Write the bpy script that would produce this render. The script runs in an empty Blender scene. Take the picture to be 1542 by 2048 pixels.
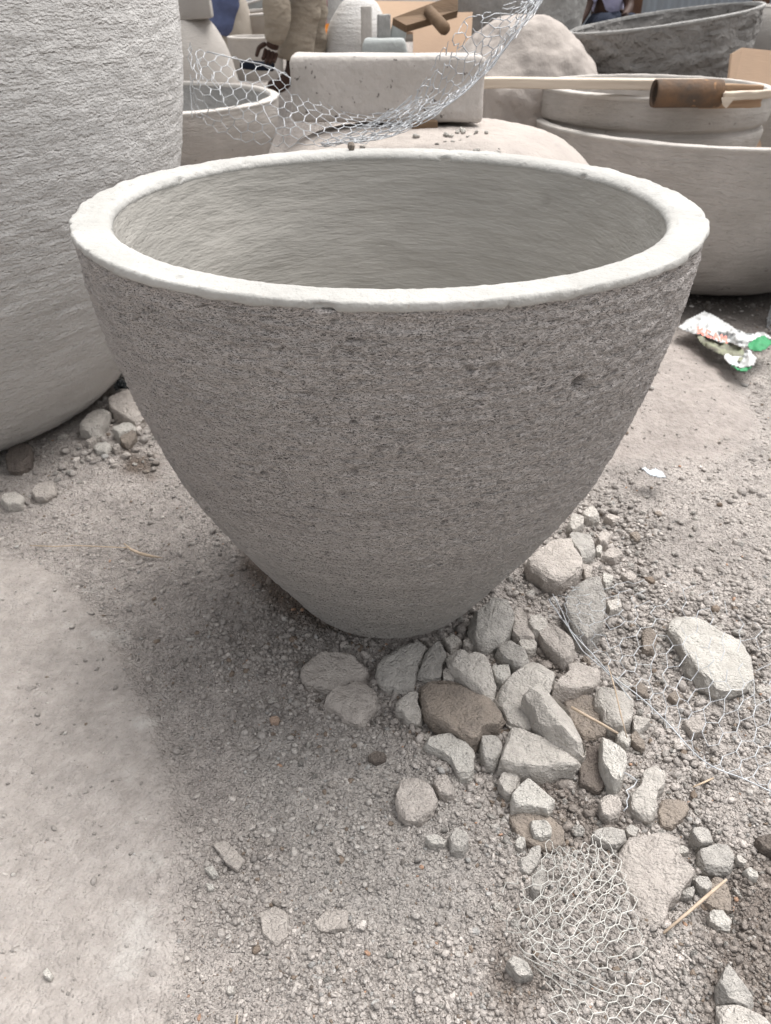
import bpy, math, random
import numpy as np
from mathutils import Vector, Matrix
rad = math.radians
rng = np.random.default_rng(7)
random.seed(7)
C = bpy.context.scene.collection
SC = bpy.context.scene

# ------------------------------------------------------------------ camera, sky, sun, exposure
R = 0.42                                   # rim radius of the bowl planter, metres
FPX, TH = 1540.0, rad(34.323)
CH, PD, PX, PH = 2.2671*R, 2.6763*R, 0.01105*R, 1.6861*R
cam = bpy.data.cameras.new('camera'); camo = bpy.data.objects.new('camera', cam); C.objects.link(camo)
camo.location = (0, 0, CH); camo.rotation_euler = (rad(90) - TH, 0, 0)
cam.sensor_fit = 'VERTICAL'; cam.sensor_height = 36; cam.lens = FPX/2048*36
cam.clip_start = 0.02; cam.clip_end = 400
cam.dof.use_dof = True; cam.dof.focus_distance = 0.98; cam.dof.aperture_fstop = 9.5
SC.camera = camo
SUN_EL, SUN_AZ = 70, 50                    # azimuth from +Y towards +X
w = bpy.data.worlds.new('World'); SC.world = w; w.use_nodes = True
nt = w.node_tree; nt.nodes.clear()
sky = nt.nodes.new('ShaderNodeTexSky'); sky.sky_type = 'NISHITA'; sky.sun_disc = False
sky.sun_elevation = rad(SUN_EL); sky.sun_rotation = rad(SUN_AZ); sky.dust_density = 6; sky.air_density = 1.0; sky.ozone_density = 1
hs = nt.nodes.new('ShaderNodeHueSaturation'); hs.inputs['Saturation'].default_value = 0.12
bg = nt.nodes.new('ShaderNodeBackground'); bg.inputs['Strength'].default_value = 0.135
wo = nt.nodes.new('ShaderNodeOutputWorld')
nt.links.new(sky.outputs[0], hs.inputs['Color']); nt.links.new(hs.outputs[0], bg.inputs[0]); nt.links.new(bg.outputs[0], wo.inputs[0])
sl = bpy.data.lights.new('sun', 'SUN'); sl.energy = 1.2; sl.angle = rad(40); sl.color = (1, .965, .92)
so = bpy.data.objects.new('sun', sl); C.objects.link(so)
sd = Vector((math.sin(rad(SUN_AZ))*math.cos(rad(SUN_EL)), math.cos(rad(SUN_AZ))*math.cos(rad(SUN_EL)), math.sin(rad(SUN_EL))))
so.rotation_euler = sd.to_track_quat('Z', 'Y').to_euler()
SC.view_settings.view_transform = 'Standard'; SC.view_settings.look = 'None'
SC.view_settings.exposure = 0.93; SC.view_settings.gamma = 1; SC.view_settings.use_curve_mapping = False

# ------------------------------------------------------------------ measuring: photo pixel -> place
FW = np.array([0, math.cos(TH), -math.sin(TH)]); UP = np.array([0, math.sin(TH), math.cos(TH)])
CAMP = np.array([0, 0, CH])
def ray(x, y): return FW*FPX + UP*(1024-y) + np.array([x-771., 0, 0])
def onz(x, y, z=0.): v = ray(x, y); return CAMP + v*((z-CH)/v[2])
def at(x, y, Y): v = ray(x, y); return CAMP + v*(Y/v[1])
def topx(x, y, z):
    qz = z-CH; d = y*FW[1] + qz*FW[2]; d = np.maximum(d, .05)
    return 771+FPX*x/d, 1024-FPX*(y*UP[1]+qz*UP[2])/d

# ------------------------------------------------------------------ noise
def _h(ix, iy, iz, s):
    n = (ix*374761393 + iy*668265263 + iz*2147483647 + s*1274126177) & 0xffffffff
    n = ((n ^ (n >> 13))*1274126177) & 0xffffffff
    n = ((n ^ (n >> 16))*2246822519) & 0xffffffff
    return ((n ^ (n >> 15)) & 0xffffff)/float(0xffffff)
def vn(x, y, z=0., s=0):
    x, y, z = np.broadcast_arrays(np.asarray(x, float), y, z)
    ix, iy, iz = np.floor(x).astype(np.int64), np.floor(y).astype(np.int64), np.floor(z).astype(np.int64)
    fx, fy, fz = x-ix, y-iy, z-iz
    fx, fy, fz = [f*f*(3-2*f) for f in (fx, fy, fz)]
    r = 0
    for a in (0, 1):
        for b in (0, 1):
            for c in (0, 1):
                r = r + _h(ix+a, iy+b, iz+c, s)*np.where(a, fx, 1-fx)*np.where(b, fy, 1-fy)*np.where(c, fz, 1-fz)
    return r*2-1
def fbm(x, y, z=0., s=0, o=4):
    r, a = 0, 1.
    for k in range(o):
        r = r + a*vn(np.asarray(x)*2**k, np.asarray(y)*2**k, np.asarray(z)*2**k, s+k*17); a *= .5
    return r/1.6
def sst(x, a, b):
    t = np.clip((x-a)/(b-a), 0, 1); return t*t*(3-2*t)
def inpoly(px, py, poly):
    px = np.asarray(px); r = np.zeros(px.shape, bool); n = len(poly)
    for i in range(n):
        (x0, y0), (x1, y1) = poly[i], poly[(i+1) % n]
        if y0 == y1: continue
        c = (y0 > py) != (y1 > py)
        r ^= c & (px < (x1-x0)*(py-y0)/(y1-y0)+x0)
    return r
def polydist(px, py, poly):
    """signed distance to a polygon, negative inside"""
    d = np.full(np.shape(px), 1e9); n = len(poly)
    for i in range(n):
        (x0, y0), (x1, y1) = poly[i], poly[(i+1) % n]
        vx, vy = x1-x0, y1-y0; L = vx*vx+vy*vy+1e-12
        t = np.clip(((px-x0)*vx+(py-y0)*vy)/L, 0, 1)
        d = np.minimum(d, np.hypot(px-x0-t*vx, py-y0-t*vy))
    return np.where(inpoly(px, py, poly), -d, d)

# ------------------------------------------------------------------ materials
def mat(name, col, col2=None, nscale=6., rough=.93, bumps=(), speck=None, streak=None, attr=None, spec=.25, objrand=0., metal=0., nstretch=(1, 1, 1)):
    """bumps: list of (scale, stretch xyz, strength distance, detail); speck: (scale, threshold, colour); streak: (stretch, colour, amount)"""
    m = bpy.data.materials.new(name); m.use_nodes = True; t = m.node_tree; N, L = t.nodes, t.links
    b = N['Principled BSDF']; b.inputs['Roughness'].default_value = rough; b.inputs['Specular IOR Level'].default_value = spec
    b.inputs['Metallic'].default_value = metal
    tc = N.new('ShaderNodeTexCoord')
    def noise(scale, stretch=(1, 1, 1), det=4., rgh=.6, kind='ShaderNodeTexNoise'):
        mp = N.new('ShaderNodeMapping'); mp.inputs['Scale'].default_value = [scale*k for k in stretch]
        n = N.new(kind); L.new(tc.outputs['Object'], mp.inputs[0]); L.new(mp.outputs[0], n.inputs['Vector'])
        n.inputs['Scale'].default_value = 1
        if kind == 'ShaderNodeTexNoise': n.inputs['Detail'].default_value = det; n.inputs['Roughness'].default_value = rgh
        return n
    def mix(f, a, c, blend='MIX'):
        x = N.new('ShaderNodeMix'); x.data_type = 'RGBA'; x.blend_type = blend
        for s, v in ((x.inputs['Factor'], f), (x.inputs[6], a), (x.inputs[7], c)):
            if hasattr(v, 'is_output'): L.new(v, s)
            elif isinstance(v, (int, float)): s.default_value = v
            else: s.default_value = (*v[:3], 1)
        return x.outputs[2]
    def ramp(o, a, c):
        r = N.new('ShaderNodeMapRange'); r.inputs['From Min'].default_value = a; r.inputs['From Max'].default_value = c
        L.new(o, r.inputs['Value']); return r.outputs[0]
    c = tuple(col)
    if attr:
        at_ = N.new('ShaderNodeAttribute'); at_.attribute_name = attr; c = at_.outputs['Color']
        if col2:
            c = mix(ramp(noise(nscale, nstretch, 6).outputs['Fac'], .3, .7), c, mix(1., c, col2, 'MULTIPLY'))
    elif col2:
        c = mix(ramp(noise(nscale, nstretch, 6).outputs['Fac'], .35, .68), col, col2)
    if streak:
        c = mix(ramp(noise(1, streak[0], 5, .7).outputs['Fac'], .5, .75), c, mix(streak[2], c, streak[1]))
    if speck:
        n = noise(speck[0], (1, 1, 1), 2); c = mix(ramp(n.outputs['Fac'], speck[1], speck[1]+.05), c, speck[2])
    if objrand:
        oi = N.new('ShaderNodeObjectInfo'); r = N.new('ShaderNodeMapRange'); L.new(oi.outputs['Random'], r.inputs['Value'])
        r.inputs['To Min'].default_value = 1-objrand; r.inputs['To Max'].default_value = 1+objrand
        v = N.new('ShaderNodeVectorMath'); v.operation = 'SCALE'
        if hasattr(c, 'is_output'): L.new(c, v.inputs[0])
        else: v.inputs[0].default_value = c
        L.new(r.outputs[0], v.inputs['Scale']); c = v.outputs[0]
    if hasattr(c, 'is_output'): L.new(c, b.inputs['Base Color'])
    else: b.inputs['Base Color'].default_value = (*c, 1)
    prev = None
    for (sc_, st, dist, det) in bumps:
        n = noise(sc_, st, det, .5) if det != 'V' else noise(sc_, st, kind='ShaderNodeTexVoronoi'); bp = N.new('ShaderNodeBump'); bp.inputs['Strength'].default_value = 1
        if attr: L.new(at_.outputs['Alpha'], bp.inputs['Strength'])
        bp.inputs['Distance'].default_value = dist
        L.new(n.outputs['Fac' if det != 'V' else 'Distance'], bp.inputs['Height']); bp.invert = det == 'V'
        if prev: L.new(prev, bp.inputs['Normal'])
        prev = bp.outputs[0]
    if prev: L.new(prev, b.inputs['Normal'])
    return m
I3 = (1, 1, 1); HS = (1, 1, 5)
M = {}
M['body'] = mat('rough_cement', (.30, .272, .255), (.90, .89, .88), 60, nstretch=(1, 1, 6), bumps=[(105, (1, 1, 4.2), .010, 2), (330, (1, 1, 2.0), .005, 2), (16, (1, 1, 9), .006, 3)], speck=(90, .79, (.25, .23, .21)), attr='tint')
M['rim'] = mat('smoothed_white_cement', (.44, .432, .412), (.36, .352, .333), 9, bumps=[(60, (1, 1, 1), .003, 4), (300, I3, .001, 2)], speck=(130, .67, (.36, .33, .30)))
M['inner'] = mat('brushed_cement', (.40, .382, .352), (.325, .312, .288), 3, nstretch=(1, 1, 2.5), bumps=[(12, (1, 1.6, 5.0), .0038, 4), (60, (1, 1, 5), .0014, 4), (4, I3, .02, 2)], streak=((7, 7, 60), (.30, .285, .26), .6))
M['tall'] = mat('pale_rough_cement', (.64, .626, .608), (.53, .515, .497), 3.5, bumps=[(85, (1, 1, 2.4), .0055, 2), (190, (1, 1, 1.5), .003, 2), (8, (1, 1, 9), .006, 3)], speck=(26, .74, (.36, .32, .29)), streak=((3, 3, 30), (.40, .38, .36), .4))
M['bowl'] = mat('trowelled_cement', (.52, .48, .445), (.41, .378, .345), 5, bumps=[(25, HS, .008, 4), (110, HS, .004, 3)], speck=(40, .70, (.30, .27, .245)), streak=((2.5, 2.5, 45), (.33, .30, .275), .45))
M['bowlrim'] = mat('pale_rim_cement', (.53, .50, .465), (.44, .41, .38), 10, bumps=[(80, I3, .003, 3)])
M['dusty'] = mat('dusty_cement', (.44, .395, .36), (.36, .322, .295), 7, bumps=[(30, I3, .006, 4), (200, I3, .002, 3)], speck=(50, .72, (.36, .31, .27)))
M['darkcem'] = mat('fresh_dark_cement', (.31, .295, .28), (.235, .224, .212), 7, bumps=[(14, (1, 1, 1.8), .04, 5), (60, I3, .012, 4)], speck=(22, .70, (.10, .096, .09)))
M['greypot'] = mat('mottled_cement', (.38, .37, .355), (.28, .275, .265), 12, bumps=[(50, I3, .008, 4)], speck=(70, .7, (.18, .17, .165)))
M['palepot'] = mat('pale_cement', (.46, .43, .40), (.38, .355, .33), 3, bumps=[(40, HS, .004, 3)])
M['tanpot'] = mat('tan_cement', (.42, .37, .31), (.36, .32, .28), 3, bumps=[(40, I3, .003, 3)])
M['block'] = mat('cast_concrete', (.50, .465, .435), (.42, .39, .362), 9, bumps=[(50, I3, .005, 4)], speck=(48, .665, (.15, .135, .125)))
M['ply'] = mat('plywood', (.66, .47, .33), (.56, .40, .29), 3, rough=.75, bumps=[(30, (1, 1, 8), .001, 3)], speck=(9, .72, (.44, .28, .18)))
M['palewood'] = mat('pale_timber', (.60, .52, .43), (.50, .42, .34), 6, nstretch=(.3, 4, 4), rough=.8, bumps=[(30, (.2, 3, 3), .003, 4)])
M['darkwood'] = mat('dark_timber', (.19, .125, .078), (.12, .08, .05), 8, nstretch=(.4, 3, 3), rough=.8, bumps=[(40, (.2, 3, 3), .002, 3)])
M['oldwood'] = mat('old_timber', (.42, .29, .19), (.30, .20, .13), 12, nstretch=(.3, 3, 3), rough=.85, bumps=[(60, (.2, 3, 3), .003, 4)])
M['rust'] = mat('rusty_steel', (.16, .095, .055), (.075, .06, .05), 14, rough=.8, bumps=[(90, I3, .002, 4)], speck=(25, .62, (.30, .17, .09)))
M['wire'] = mat('galvanised_wire', (.56, .58, .60), (.40, .41, .43), 60, rough=.5, metal=.35, spec=.5)
M['dullwire'] = mat('weathered_wire', (.62, .61, .575), (.46, .45, .42), 60, rough=.6, metal=.15, spec=.4)
M['sack'] = mat('woven_plastic', (.62, .63, .63), (.48, .48, .47), 25, rough=.6, bumps=[(40, I3, .008, 4)])
M['green'] = mat('green_plastic', (.06, .30, .13), (.05, .22, .10), 20, rough=.5, bumps=[(50, I3, .004, 3)])
M['red'] = mat('red_print', (.72, .16, .12), (.80, .36, .30), 60, rough=.6)
M['dirtprint'] = mat('grubby_print', (.16, .15, .13), (.30, .32, .22), 30, rough=.8)
M['scrap'] = mat('grey_plastic', (.50, .53, .56), None, rough=.5)
M['blackplastic'] = mat('black_plastic', (.02, .024, .026), None, rough=.25, spec=.5)
M['straw'] = mat('dry_straw', (.52, .41, .30), (.42, .33, .24), 40, rough=.7)
M['twig'] = mat('dry_twig', (.50, .40, .31), (.38, .30, .22), 60, rough=.8)
M['jeans'] = mat('denim', (.115, .14, .25), (.075, .09, .17), 10, bumps=[(14, I3, .02, 4)])
M['khaki'] = mat('khaki_cloth', (.34, .29, .23), (.26, .22, .175), 7, bumps=[(12, (1, 1, 1.6), .03, 4)])
M['navy'] = mat('navy_cloth', (.015, .02, .035), None)
M['lilac'] = mat('lilac_cloth', (.62, .60, .78), (.52, .50, .68), 8, bumps=[(12, I3, .02, 3)])
M['skin'] = mat('dark_skin', (.055, .028, .019), (.04, .02, .014), 20, rough=.6)
M['hair'] = mat('black_hair', (.012, .01, .009), None)
M['sheet'] = mat('corrugated_zinc', (.42, .46, .50), (.34, .36, .38), 3, nstretch=(2, 2, .5), rough=.55, metal=.3, spec=.4)
M['post'] = mat('brown_post', (.13, .07, .045), (.09, .05, .035), 8)
M['orange'] = mat('orange_plastic', (.78, .28, .03), (.55, .17, .02), 30, rough=.4, bumps=[(40, I3, .01, 3)])
M['redcloth'] = mat('faded_red_cloth', (.30, .15, .15), (.40, .28, .28), 12)
M['tealcem'] = mat('cool_grey_cement', (.40, .42, .41), (.33, .345, .34), 10, bumps=[(60, I3, .003, 3)])
M['soil'] = mat('soil', (.3, .28, .26), (.80, .79, .78), 45, attr='tint', bumps=[(85, I3, .006, 'V'), (230, I3, .004, 'V'), (420, I3, .003, 3)])
M['gravel'] = mat('gravel', (.3, .28, .26), (.78, .77, .76), 140, attr='tint', bumps=[(260, I3, .005, 4)])
SB = [(60, I3, .008, 5), (260, I3, .006, 4)]
M['s_pale'] = mat('pale_rubble', (.54, .505, .465), (.42, .392, .36), 60, bumps=SB, speck=(170, .71, (.25, .22, .2)), objrand=.08)
M['s_grey'] = mat('grey_rubble', (.44, .415, .385), (.32, .303, .282), 60, bumps=SB, speck=(170, .70, (.17, .16, .15)), objrand=.1)
M['s_brown'] = mat('brown_rubble', (.30, .255, .215), (.22, .19, .165), 30, bumps=SB, objrand=.1)
M['s_dark'] = mat('dark_stone', (.17, .145, .125), (.12, .10, .09), 30, bumps=SB, objrand=.1)
M['s_white'] = mat('white_rubble', (.56, .535, .495), (.45, .425, .39), 30, bumps=SB, objrand=.05)
M['s_pink'] = mat('pinkish_rubble', (.50, .455, .418), (.39, .352, .322), 55, bumps=SB, speck=(170, .72, (.24, .2, .18)), objrand=.08)
M['s_orange'] = mat('orange_pebble', (.48, .35, .27), (.38, .28, .22), 60, bumps=SB)

# ------------------------------------------------------------------ building helpers
def tag(o, label=None, cat=None, group=None, kind=None):
    if label: o['label'] = label
    if cat: o['category'] = cat
    if group: o['group'] = group
    if kind: o['kind'] = kind
    return o
def mesh(name, V, F, m, parent=None, loc=None, smooth=False, tint=None):
    me = bpy.data.meshes.new(name)
    V = np.asarray(V, np.float32)
    if loc is not None: V = V - np.asarray(loc, np.float32)
    if isinstance(F, np.ndarray):
        k = F.shape[1]
        me.vertices.add(len(V)); me.vertices.foreach_set('co', V.ravel())
        me.loops.add(F.size); me.loops.foreach_set('vertex_index', F.ravel().astype(np.int32))
        me.polygons.add(len(F)); me.polygons.foreach_set('loop_start', np.arange(0, F.size, k, dtype=np.int32))
        try: me.polygons.foreach_set('loop_total', np.full(len(F), k, np.int32))
        except Exception: pass
        me.update(calc_edges=True); me.validate()
    else:
        me.from_pydata([tuple(map(float, v)) for v in V], [], [tuple(map(int, f)) for f in F]); me.update()
    if smooth: me.polygons.foreach_set('use_smooth', np.ones(len(me.polygons), bool))
    if tint is not None:
        a = me.color_attributes.new('tint', 'FLOAT_COLOR', 'POINT')
        a.data.foreach_set('color', (tint if tint.shape[1] == 4 else np.concatenate([tint, np.ones((len(tint), 1))], 1)).astype(np.float32).ravel())
    me.materials.append(m)
    o = bpy.data.objects.new(name, me); C.objects.link(o)
    if loc is not None: o.location = tuple(map(float, loc))
    if parent is not None: o.parent = parent
    return o
def empty(name, loc, label, cat, group=None):
    o = bpy.data.objects.new(name, None); C.objects.link(o); o.location = tuple(map(float, loc)); o.empty_display_size = .05
    return tag(o, label, cat, group)
def gridfaces(n, m, wrap=False):
    i = np.arange(n if wrap else n-1); j = np.arange(m-1)
    I, J = np.meshgrid(i, j, indexing='ij'); I2 = (I+1) % n
    return np.stack([I*m+J, I2*m+J, I2*m+J+1, I*m+J+1], -1).reshape(-1, 4)
def smoothprof(pts, n):
    """resample an (r, z) profile by arc length with Catmull-Rom rounding"""
    p = np.array(pts, float); q = np.vstack([2*p[0]-p[1], p, 2*p[-1]-p[-2]]); out = []
    for i in range(len(p)-1):
        t = np.linspace(0, 1, 24, endpoint=False)[:, None]; a, b, c, d = q[i:i+4]
        out.append(.5*(2*b+(c-a)*t+(2*a-5*b+4*c-d)*t*t+(3*b-a-3*c+d)*t**3))
    out = np.vstack(out+[p[-1:]]); s = np.r_[0, np.cumsum(np.hypot(*np.diff(out, axis=0).T))]
    u = np.linspace(0, s[-1], n); return np.stack([np.interp(u, s, out[:, 0]), np.interp(u, s, out[:, 1])], 1)
def rev(name, prof, segs, m, parent=None, loc=None, disp=None, tint=None):
    """surface of revolution round z; disp(ang, r, z) -> outward shift"""
    prof = np.asarray(prof, float); n = len(prof); a = np.linspace(0, 2*np.pi, segs, endpoint=False)
    A, r = np.meshgrid(a, prof[:, 0], indexing='ij'); z = np.broadcast_to(prof[:, 1], A.shape).copy(); r = r.copy()
    tg = np.gradient(prof, axis=0); tg /= np.linalg.norm(tg, axis=1)[:, None]+1e-9
    if disp is not None:
        d = disp(A, r, z); r = r + d*tg[:, 1]; z = z - d*tg[:, 0]
    V = np.stack([r*np.cos(A), r*np.sin(A), z], -1).reshape(-1, 3)
    T = tint(A, r, z).reshape(-1, 3) if tint else None
    o = mesh(name, V, gridfaces(segs, n, True), m, parent, None, True, T)
    if loc is not None: o.location = tuple(map(float, loc))
    return o
def box(name, cx, sx, m, parent=None, rot=(0, 0, 0), bev=.01, rough=0., seed=0, sub=3, taper=1.):
    """bevelled, slightly uneven box centred on cx"""
    g = lambda s: np.unique(np.r_[-s, -s+bev, np.linspace(-s+bev, s-bev, sub+1), s-bev, s].round(6))
    sx = np.array(sx)/2.; V, F = [], []
    for ax in range(3):
        u, v = (ax+1) % 3, (ax+2) % 3; gu, gv = g(sx[u]), g(sx[v])
        for sg in (-1, 1):
            U_, V_ = np.meshgrid(gu, gv, indexing='ij'); P = np.zeros(U_.shape+(3,)); P[..., u] = U_; P[..., v] = V_; P[..., ax] = sg*sx[ax]
            f = gridfaces(len(gu), len(gv)); f = f if sg > 0 else f[:, ::-1]
            F.append(f+sum(len(q) for q in V)); V.append(P.reshape(-1, 3))
    V, F = np.vstack(V), np.vstack(F)
    inn = np.clip(V, -(sx-bev), sx-bev); d = V-inn; L = np.linalg.norm(d, axis=1)[:, None]; V = inn+np.where(L > 1e-9, d/np.maximum(L, 1e-9)*bev, 0)
    if taper != 1.: V[:, :2] *= (1+(taper-1)*(V[:, 2:3]/(2*sx[2])+.5))
    if rough:
        k = 1/max(sx.max(), .05)*4
        V = V + rough*np.stack([fbm(V[:, 0]*k, V[:, 1]*k, V[:, 2]*k, seed+q*31) for q in range(3)], 1)
    # weld coincident vertices
    key = np.round(V, 5); uq, inv = np.unique(key, axis=0, return_inverse=True); inv = inv.ravel()
    o = mesh(name, uq, inv[F], m, parent, None, True)
    o.location = tuple(map(float, cx)); o.rotation_euler = rot
    return o
def tubes(segsA, segsB, rad_, sides=4):
    """prisms along many segments; returns V, F"""
    A, B = np.asarray(segsA, float), np.asarray(segsB, float); n = len(A); r = np.broadcast_to(rad_, (n,))
    d = B-A; d /= np.linalg.norm(d, axis=1)[:, None]+1e-12
    h = np.where(np.abs(d[:, 2:3]) > .9, [[1., 0, 0]], [[0, 0, 1.]]); u = np.cross(d, h); u /= np.linalg.norm(u, axis=1)[:, None]; v = np.cross(d, u)
    V = np.zeros((n, 2, sides, 3))
    for k in range(sides):
        a = 2*np.pi*k/sides; off = (u*np.cos(a)+v*np.sin(a))*r[:, None]
        V[:, 0, k] = A+off-d*r[:, None]*.4; V[:, 1, k] = B+off+d*r[:, None]*.4
    base = np.arange(n)[:, None]*2*sides; F = []
    for k in range(sides):
        k2 = (k+1) % sides; F.append(np.stack([base[:, 0]+k, base[:, 0]+k2, base[:, 0]+sides+k2, base[:, 0]+sides+k], 1))
    return V.reshape(-1, 3), np.vstack(F)
def polytube(name, pts, r, m, parent=None, sides=6, sub=1):
    """one continuous tube along a polyline with radius per point"""
    p = np.array(pts, float); r = np.broadcast_to(np.array(r, float), (len(p),)); n = len(p); c = p.mean(0)
    t = np.gradient(p, axis=0); t /= np.linalg.norm(t, axis=1)[:, None]+1e-12
    h = np.array([0, 0, 1.]) if abs(t[0, 2]) < .9 else np.array([1., 0, 0])
    V = []
    for i in range(n):
        u = np.cross(t[i], h); u /= np.linalg.norm(u)+1e-9; v = np.cross(t[i], u)
        for k in range(sides):
            a = 2*np.pi*k/sides; V.append(p[i]+(u*np.cos(a)+v*np.sin(a))*r[i])
    F = []
    for i in range(n-1):
        for k in range(sides): k2 = (k+1) % sides; F.append((i*sides+k, i*sides+k2, (i+1)*sides+k2, (i+1)*sides+k))
    F.append(tuple(range(sides))[::-1]); F.append(tuple((n-1)*sides+k for k in range(sides)))
    return mesh(name, V, F, m, parent, c, True)
def slab(name, pts, thick, m, parent=None, nrm=None, rough=0., seed=0):
    """a flat plate: polygon of 3-D points given thickness along its normal"""
    p = np.array(pts, float)
    if nrm is None: nrm = np.cross(p[1]-p[0], p[2]-p[0])
    nrm = np.array(nrm, float); nrm /= np.linalg.norm(nrm); n = len(p); c = p.mean(0)
    V = np.vstack([p+nrm*thick/2, p-nrm*thick/2]); F = [tuple(range(n)), tuple(range(2*n-1, n-1, -1))]+[(i, n+i, n+(i+1) % n, (i+1) % n) for i in range(n)]
    return mesh(name, V, F, m, parent, c)
# ------------------------------------------------------------------ the ground
DUST_A = [(-300, 1040), (0, 1100), (100, 1140), (200, 1222), (275, 1330), (330, 1450), (385, 1600), (378, 1740), (350, 1880), (330, 2048), (330, 2500), (-900, 2500)]
MOUND_B = [(1335, 640), (1400, 678), (1478, 765), (1522, 850), (1490, 905), (1400, 925), (1290, 935), (1190, 950), (1100, 1010), (1040, 960), (1180, 700)]
RUBBLE = [(600, 1290), (740, 1280), (900, 1240), (1000, 1180), (1050, 1100), (1110, 1030), (1240, 1010), (1290, 1080), (1330, 1200), (1520, 1230), (1530, 1400), (1440, 1480), (1400, 1640), (1480, 1720), (1480, 1860), (1300, 1860), (1200, 1700), (1040, 1740), (960, 1640), (900, 1540), (820, 1460), (640, 1420)]
GRAVEL = [(440, 1250), (600, 1230), (800, 1260), (1000, 1160), (1120, 1000), (1250, 1000), (1330, 1120), (1600, 1200), (1600, 2200), (900, 2200), (640, 2010), (480, 1900), (440, 1760), (520, 1560), (470, 1400)]
FINE = [(480, 1380), (620, 1440), (760, 1420), (900, 1560), (1000, 1720), (960, 1850), (760, 1900), (560, 1830), (480, 1650)]
DARKPATCH = [[(480, 1090), (560, 1140), (640, 1220), (700, 1270), (620, 1250), (540, 1210), (470, 1140)], [(250, 900), (330, 930), (300, 960), (240, 945)]]  # dark brown ground patches: left of the planter foot, and between the planters
DARKSOIL = [[(1030, 1530), (1170, 1530), (1290, 1640), (1240, 1700), (1120, 1690), (1040, 1620)], [(1380, 1790), (1500, 1700), (1650, 1680), (1650, 2300), (1330, 2300), (1400, 1930)], [(1000, 1850), (1100, 1980), (1030, 2060), (960, 1990)],
            [(1140, 1370), (1220, 1440), (1250, 1580), (1160, 1560), (1130, 1450)], [(1080, 1260), (1170, 1330), (1130, 1370), (1070, 1300)]]
def gh(x, y):
    """ground height"""
    px, py = topx(x, y, 0.)
    z = .006*fbm(x*3, y*3, 0, 3, 4) + .0022*fbm(x*40, y*40, 0, 5, 3)
    nA = 26*fbm(x*9, y*9, 0, 9, 4)
    z = z + .015*sst(-polydist(px, py, DUST_A)+nA*.6, -14, 40)
    z = z + .050*sst(-polydist(px, py, MOUND_B)+10*fbm(x*5, y*5, 0, 10), -25, 120)
    z = z - .017*sst(-polydist(px, py, RUBBLE)+30*fbm(x*14, y*14, 0, 12), -20, 40)
    z = z + .007*np.maximum(0, fbm(x*110, y*110, 0, 21, 3))*sst(-polydist(px, py, GRAVEL), -60, 40)
    dp = np.hypot(x-PX, y-PD); z = np.where(dp < .16, np.minimum(z, -.004), z)
    z = z + sst(y, 3.5, 4.9)*.5*(1+.12*fbm(x*1.3, y*1.3, 0, 40))
    return z
def gtint(x, y, alpha=False):
    px, py = topx(x, y, 0.)
    n1, n2, n3 = fbm(x*7, y*7, 0, 50, 5), fbm(x*30, y*30, 0, 51, 4), fbm(x*120, y*120, 0, 52, 3)
    c = np.array([.43, .392, .365])*(1+.20*n1+.16*n2+.16*n3)[:, None]
    def over(c, f, col): return c*(1-f[:, None])+np.array(col)*(1+.12*n2+.10*n3)[:, None]*f[:, None]
    g = sst(-polydist(px, py, FINE)+60*n1, -40, 80); c = over(c, g*.75, (.41, .383, .36))
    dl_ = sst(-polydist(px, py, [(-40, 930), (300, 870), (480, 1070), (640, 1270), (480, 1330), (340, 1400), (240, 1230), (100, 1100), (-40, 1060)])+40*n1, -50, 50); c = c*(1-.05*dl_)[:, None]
    m = sst(-polydist(px, py, MOUND_B)+12*n1+10*n2, -14, 30); c = over(c, m*.92, (.345, .308, .284))
    a = sst(-polydist(px, py, DUST_A)+(24+34*sst(py, 1450, 1700))*n1+14*n2, -20-40*sst(py, 1450, 1750), 40+60*sst(py, 1450, 1750)); c = over(c, a*.92, (.378, .346, .321))
    e = np.exp(-(polydist(px, py, [(150, 1190), (240, 1270), (300, 1450), (345, 1600), (320, 1790), (255, 1960), (300, 1800), (315, 1640), (270, 1440), (200, 1270)])/42)**2)*sst(n1*.6+n2*.9, -.05, .45)
    c = over(c, np.clip(e, 0, 1)*.85, (.44, .415, .39))
    for q in DARKPATCH: c = over(c, sst(-polydist(px, py, q)+16*n2, -18, 24)*.85, (.12, .088, .066))
    for q in DARKSOIL: c = over(c, sst(-polydist(px, py, q)+40*n1+24*n2, -20, 40)*.8, (.185, .152, .130))
    far = sst(y, 2.25, 2.7)*(x > .35)*(1-m); c = over(c, far*.9, (.075, .064, .056))  # dark soil under the wide bowl, mostly the bowl's shade put into the colour
    return np.c_[np.clip(c, .02, .9), 1-.5*np.maximum(a, m)] if alpha else np.clip(c, .02, .9)
xs = np.r_[np.linspace(-60, -4, 12, endpoint=False), np.linspace(-4, -1.15, 30, endpoint=False), np.linspace(-1.15, -.62, 100, endpoint=False), np.linspace(-.62, .75, 360, endpoint=False), np.linspace(.75, 1.5, 130, endpoint=False), np.linspace(1.5, 5, 30, endpoint=False), np.linspace(5, 60, 12)]
ys = np.r_[np.linspace(-30, -1, 8, endpoint=False), np.linspace(-1, .3, 16, endpoint=False), np.linspace(.3, 1.2, 230, endpoint=False), np.linspace(1.2, 2.6, 170, endpoint=False), np.linspace(2.6, 6, 50, endpoint=False), np.linspace(6, 90, 24)]
GX, GY = np.meshgrid(xs, ys, indexing='ij'); gx, gy = GX.ravel(), GY.ravel()
gz = gh(gx, gy)
tag(mesh('ground', np.stack([gx, gy, gz], 1), gridfaces(len(xs), len(ys)), M['soil'], None, None, True, gtint(gx, gy, True)), kind='structure')

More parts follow.
